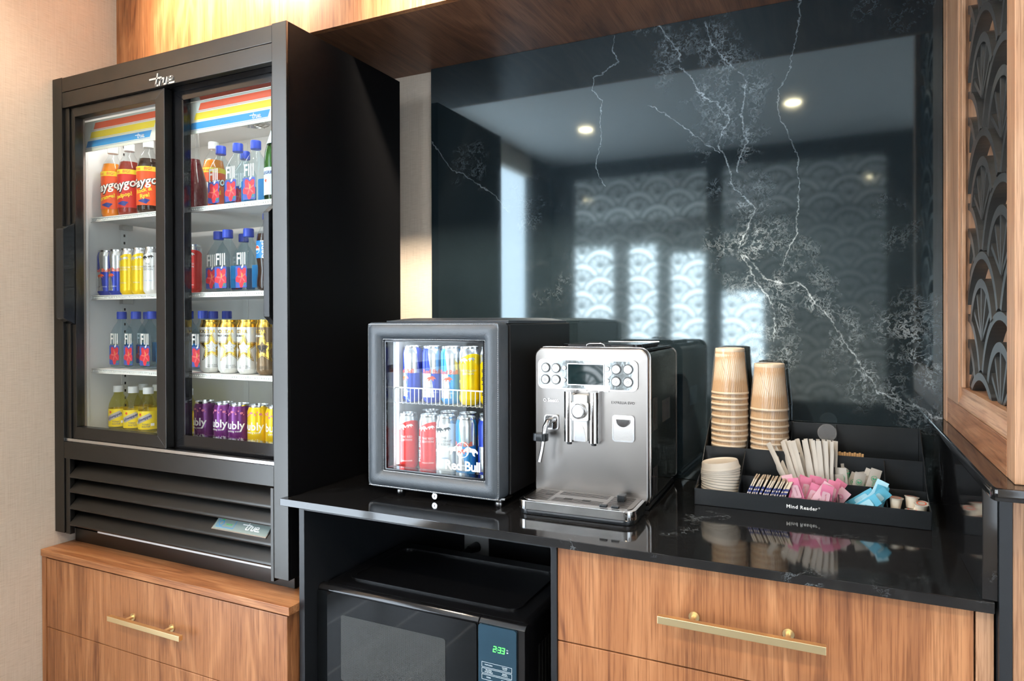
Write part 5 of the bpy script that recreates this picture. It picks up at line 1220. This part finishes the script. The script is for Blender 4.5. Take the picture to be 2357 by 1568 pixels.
# --- paper-wrapped stirrers fanned out
def wrap_proto(w, h, mat, pr=None, name='sachet', seed=1, part='wrapper'):
    """flat sealed paper packet, crimped at both ends, w wide and h tall"""
    t = thing(name, 'x', 'packet'); rr = random.Random(seed); bm = bmesh.new(); cols, rows = 4, 8; top, bot = [], []
    for j in range(rows+1):
        v = j/rows; th = .0024*max(0.12, math.sin(math.pi*min(1, max(0, v)))**.5); bend = rr.uniform(-.0012, .0012)
        for side, lst in ((-1, top), (1, bot)):
            lst.append([bm.verts.new(((i/cols-.5)*w, side*th*math.sin(math.pi*(i/cols*.8+.1))+bend, v*h)) for i in range(cols+1)])
    for j in range(rows):
        for i in range(cols):
            bm.faces.new((top[j][i], top[j][i+1], top[j+1][i+1], top[j+1][i])); bm.faces.new((bot[j][i+1], bot[j][i], bot[j+1][i], bot[j+1][i+1]))
        bm.faces.new((top[j][0], top[j+1][0], bot[j+1][0], bot[j][0])); bm.faces.new((top[j][cols], bot[j][cols], bot[j+1][cols], top[j+1][cols]))
    bm.faces.new(top[0]+list(reversed(bot[0]))); bm.faces.new(list(reversed(top[rows]))+bot[rows])
    finish(bm, part, mat, t, 30)
    for nm, m, g, z, y_ in (pr or []): flat(nm, m, t, g, (0, -.0030, z), UX, UZ, .0002)
    return t
stp = wrap_proto(.0140, .150, 'paper_white', None, 'wrapped_stirrer', 4)
ns = 24
for i in range(ns):
    f = i/(ns-1); lean = math.radians(-33*(1-f)+1)
    put(stp, USED, (-.1085+.0980*f, (1.862, 1.882)[i % 2]+R.uniform(-.003, .003), .928), R.uniform(-.5, .1)-.5, 'white paper-wrapped stirrer, %s in the fan' % ('tilted most' if i == 0 else 'standing upright at the end' if i == ns-1 else ORD[i]+' from the tilted end'), 'wrapped stirrers in the middle tier', ry=lean)
# --- sugar packets
pk1 = wrap_proto(.0260, .066, 'paper_pink', [('packet_print', 'paper_pale_pink', shape(round_rect(-.009, .009, -.016, .016, .004)), .034, 0), ('lettering', 'flower_red', xf(letters("Sweet'N", .0060), 0, 0, math.pi/2), .034, 0)], 'pink_packet', 5)
pk2 = wrap_proto(.0260, .066, 'paper_pale_pink', [('packet_print', 'paper_pink', ring2(0, .010, .006, .004, 18), .034, 0), ('lettering', 'black_print', xf(letters('Low', .0070), 0, -.008, math.pi/2), .034, 0)], 'pink_packet', 6)
npk = 20
for i in range(npk):
    f = (i+.5)/npk; a = (pk1, pk2, pk1)[i % 3]
    put(a, USED, (-.1060+.092*f+R.uniform(-.003, .003), 1.772+.046*((i*7) % 5)/4+R.uniform(-.003, .003), FZ+.006+.012*((i*3) % 4)/3), R.uniform(-.35, .35), 'pink sweetener packet, %s in the front row' % ('next to the tea sachets' if i == 0 else 'next to the blue packets' if i == npk-1 else ORD[i]+' from the tea sachets'), 'pink packets in the front row', rx=math.radians(R.uniform(-8, 14)), ry=math.radians(R.uniform(-16, 34)+(f-.5)*30))
pg_ = wrap_proto(.0250, .070, 'paper_white', [('leaf_print', 'paper_green_print', join2(ring2(0, 0, .0072, .0062, 20), xf(shape(ellipse(-.002, 0, .0016, .0034, 10)), 0, 0, .4), xf(shape(ellipse(.0025, .001, .0014, .003, 10)), 0, 0, -.5)), .046, 0), ('lettering', 'paper_green_print', xf(letters('stevia', .0090), 0, -.018, math.pi/2), .046, 0)], 'green_packet', 7)
ng = 12
for i in range(ng):
    f = (i+.5)/ng
    put(pg_, USED, (.0010+.090*f, 1.858+.044*((i*5) % 4)/3, .9290+.022*((i*3) % 5)/4), R.uniform(-.3, .3), 'white packet with green leaf print, %s in the middle tier' % ('next to the stirrers' if i == 0 else 'farthest from the stirrers' if i == ng-1 else ORD[i]+' from the stirrers'), 'green leaf packets in the middle tier', rx=math.radians(R.uniform(-6, 10)), ry=math.radians(R.uniform(-14, 22)))
pb1 = wrap_proto(.0260, .066, 'paper_blue', [('packet_print', 'paper_pale_blue', shape(round_rect(-.009, .009, -.016, .016, .004)), .034, 0)], 'blue_packet', 8)
pb2 = wrap_proto(.0260, .066, 'paper_pale_blue', [('lettering', 'paper_green_print', letters('splenda', .0055), .048, 0), ('packet_print', 'paper_blue', shape(round_rect(-.009, .009, -.012, .006, .004)), .028, 0)], 'blue_packet', 9)
nb_ = 13
for i in range(nb_):
    f = (i+.5)/nb_; a = (pb1, pb2)[i % 2]
    put(a, USED, (.0110+.066*f, 1.774+.042*((i*3) % 4)/3, FZ+.004+.012*f+.006*(i % 3)), R.uniform(-.35, .35), 'blue sweetener packet, %s in the front row' % ('next to the pink ones' if i == 0 else 'next to the creamers' if i == nb_-1 else ORD[i]+' from the pink ones'), 'blue packets in the front row', rx=math.radians(R.uniform(-10, 8)), ry=math.radians(66-44*f+R.uniform(-8, 8)))
# --- creamers
def creamer():
    t = thing('creamer_pot', 'x', 'creamer')
    lathe('pot', 'cream_cup', t, [(.0085, 0), (.0100, .001), (.0132, .024), (.0150, .025), (.0150, .0262)], 24, caps=True)
    l = lathe('foil_lid', 'paper_white', t, [(.0152, .0263), (.0155, .0268), (.0001, .0270)], 24)
    flat('lid_print', 'red_print', l, ([(x, y) for x, y in ring2(0, 0, .0100, .0078, 22)[0]], ring2(0, 0, .0100, .0078, 22)[1]), (0, 0, .0272), (1, 0, 0), (0, 1, 0), .0002)
    return t
cr = creamer()
for x, y, z, rx, ry, l in ((.1180, 1.790, FZ+.026, 0, .05, 'small cream pot with red lid next to the blue packets'), (.1500, 1.806, FZ+.028, .15, 0, 'small cream pot with red lid at the back of the corner bin'), (.1560, 1.800, FZ+.036, 1.9, .3, 'small cream pot tipped on its side in the corner bin'), (.1700, 1.800, FZ+.018, -.1, -.2, 'small cream pot against the organizer end wall'),
                           (.1220, 1.776, FZ+.0008, 0, 0, 'cream pot at the bottom of the bin below the blue packets'), (.1520, 1.795, FZ+.0008, 0, 0, 'cream pot at the bottom of the corner bin')):
    put(cr, USED, (x, y, z), R.uniform(0, 3), l, 'creamers in the corner bin', rx=rx, ry=ry)
# --- wooden sticks in the back tier and the clear spoon
sp = thing('stir_stick', 'x', 'stick'); bx('blade', 'stick_wood', sp, -.0025, .0025, -.0005, .0011, 0, .112, .0004)
k = 0
for i in range(11):
    put(sp, USED, (.0010+i*.0046, 1.925+.010*(i % 2), .9305), R.uniform(-.1, .1), 'short wooden stir stick, %s in the back tier' % ('nearest the stirrers' if i == 0 else 'farthest from the stirrers' if i == 10 else ORD[i]+' from the stirrers'), 'wooden stir sticks in the back tier', ry=math.radians(-2+i*.6))
so_ = thing('plastic_spoon', 'clear round plastic spoon standing behind the wrapped stirrers', 'spoon', (-.026, 1.900, .927))
bm = bmesh.new(); a_cyl(bm, (-.026, 1.8985, 1.094), (-.026, 1.9015, 1.094), .0215, 30); es = [e for e in bm.edges if max(len(f.verts) for f in e.link_faces) > 4]; bmesh.ops.bevel(bm, geom=es, offset=.0012, segments=2, profile=.6, affect='EDGES'); finish(bm, 'bowl', 'clear_plastic', so_)
tube('bowl_rim', 'clear_plastic', so_, [(-.026+.0215*math.cos(2*math.pi*i/28), 1.8990, 1.094+.0215*math.sin(2*math.pi*i/28)) for i in range(28)], .0012, 6, True)
bx('handle', 'clear_plastic', so_, -.0295, -.0225, 1.8988, 1.9012, .9275, 1.0735, .0008)
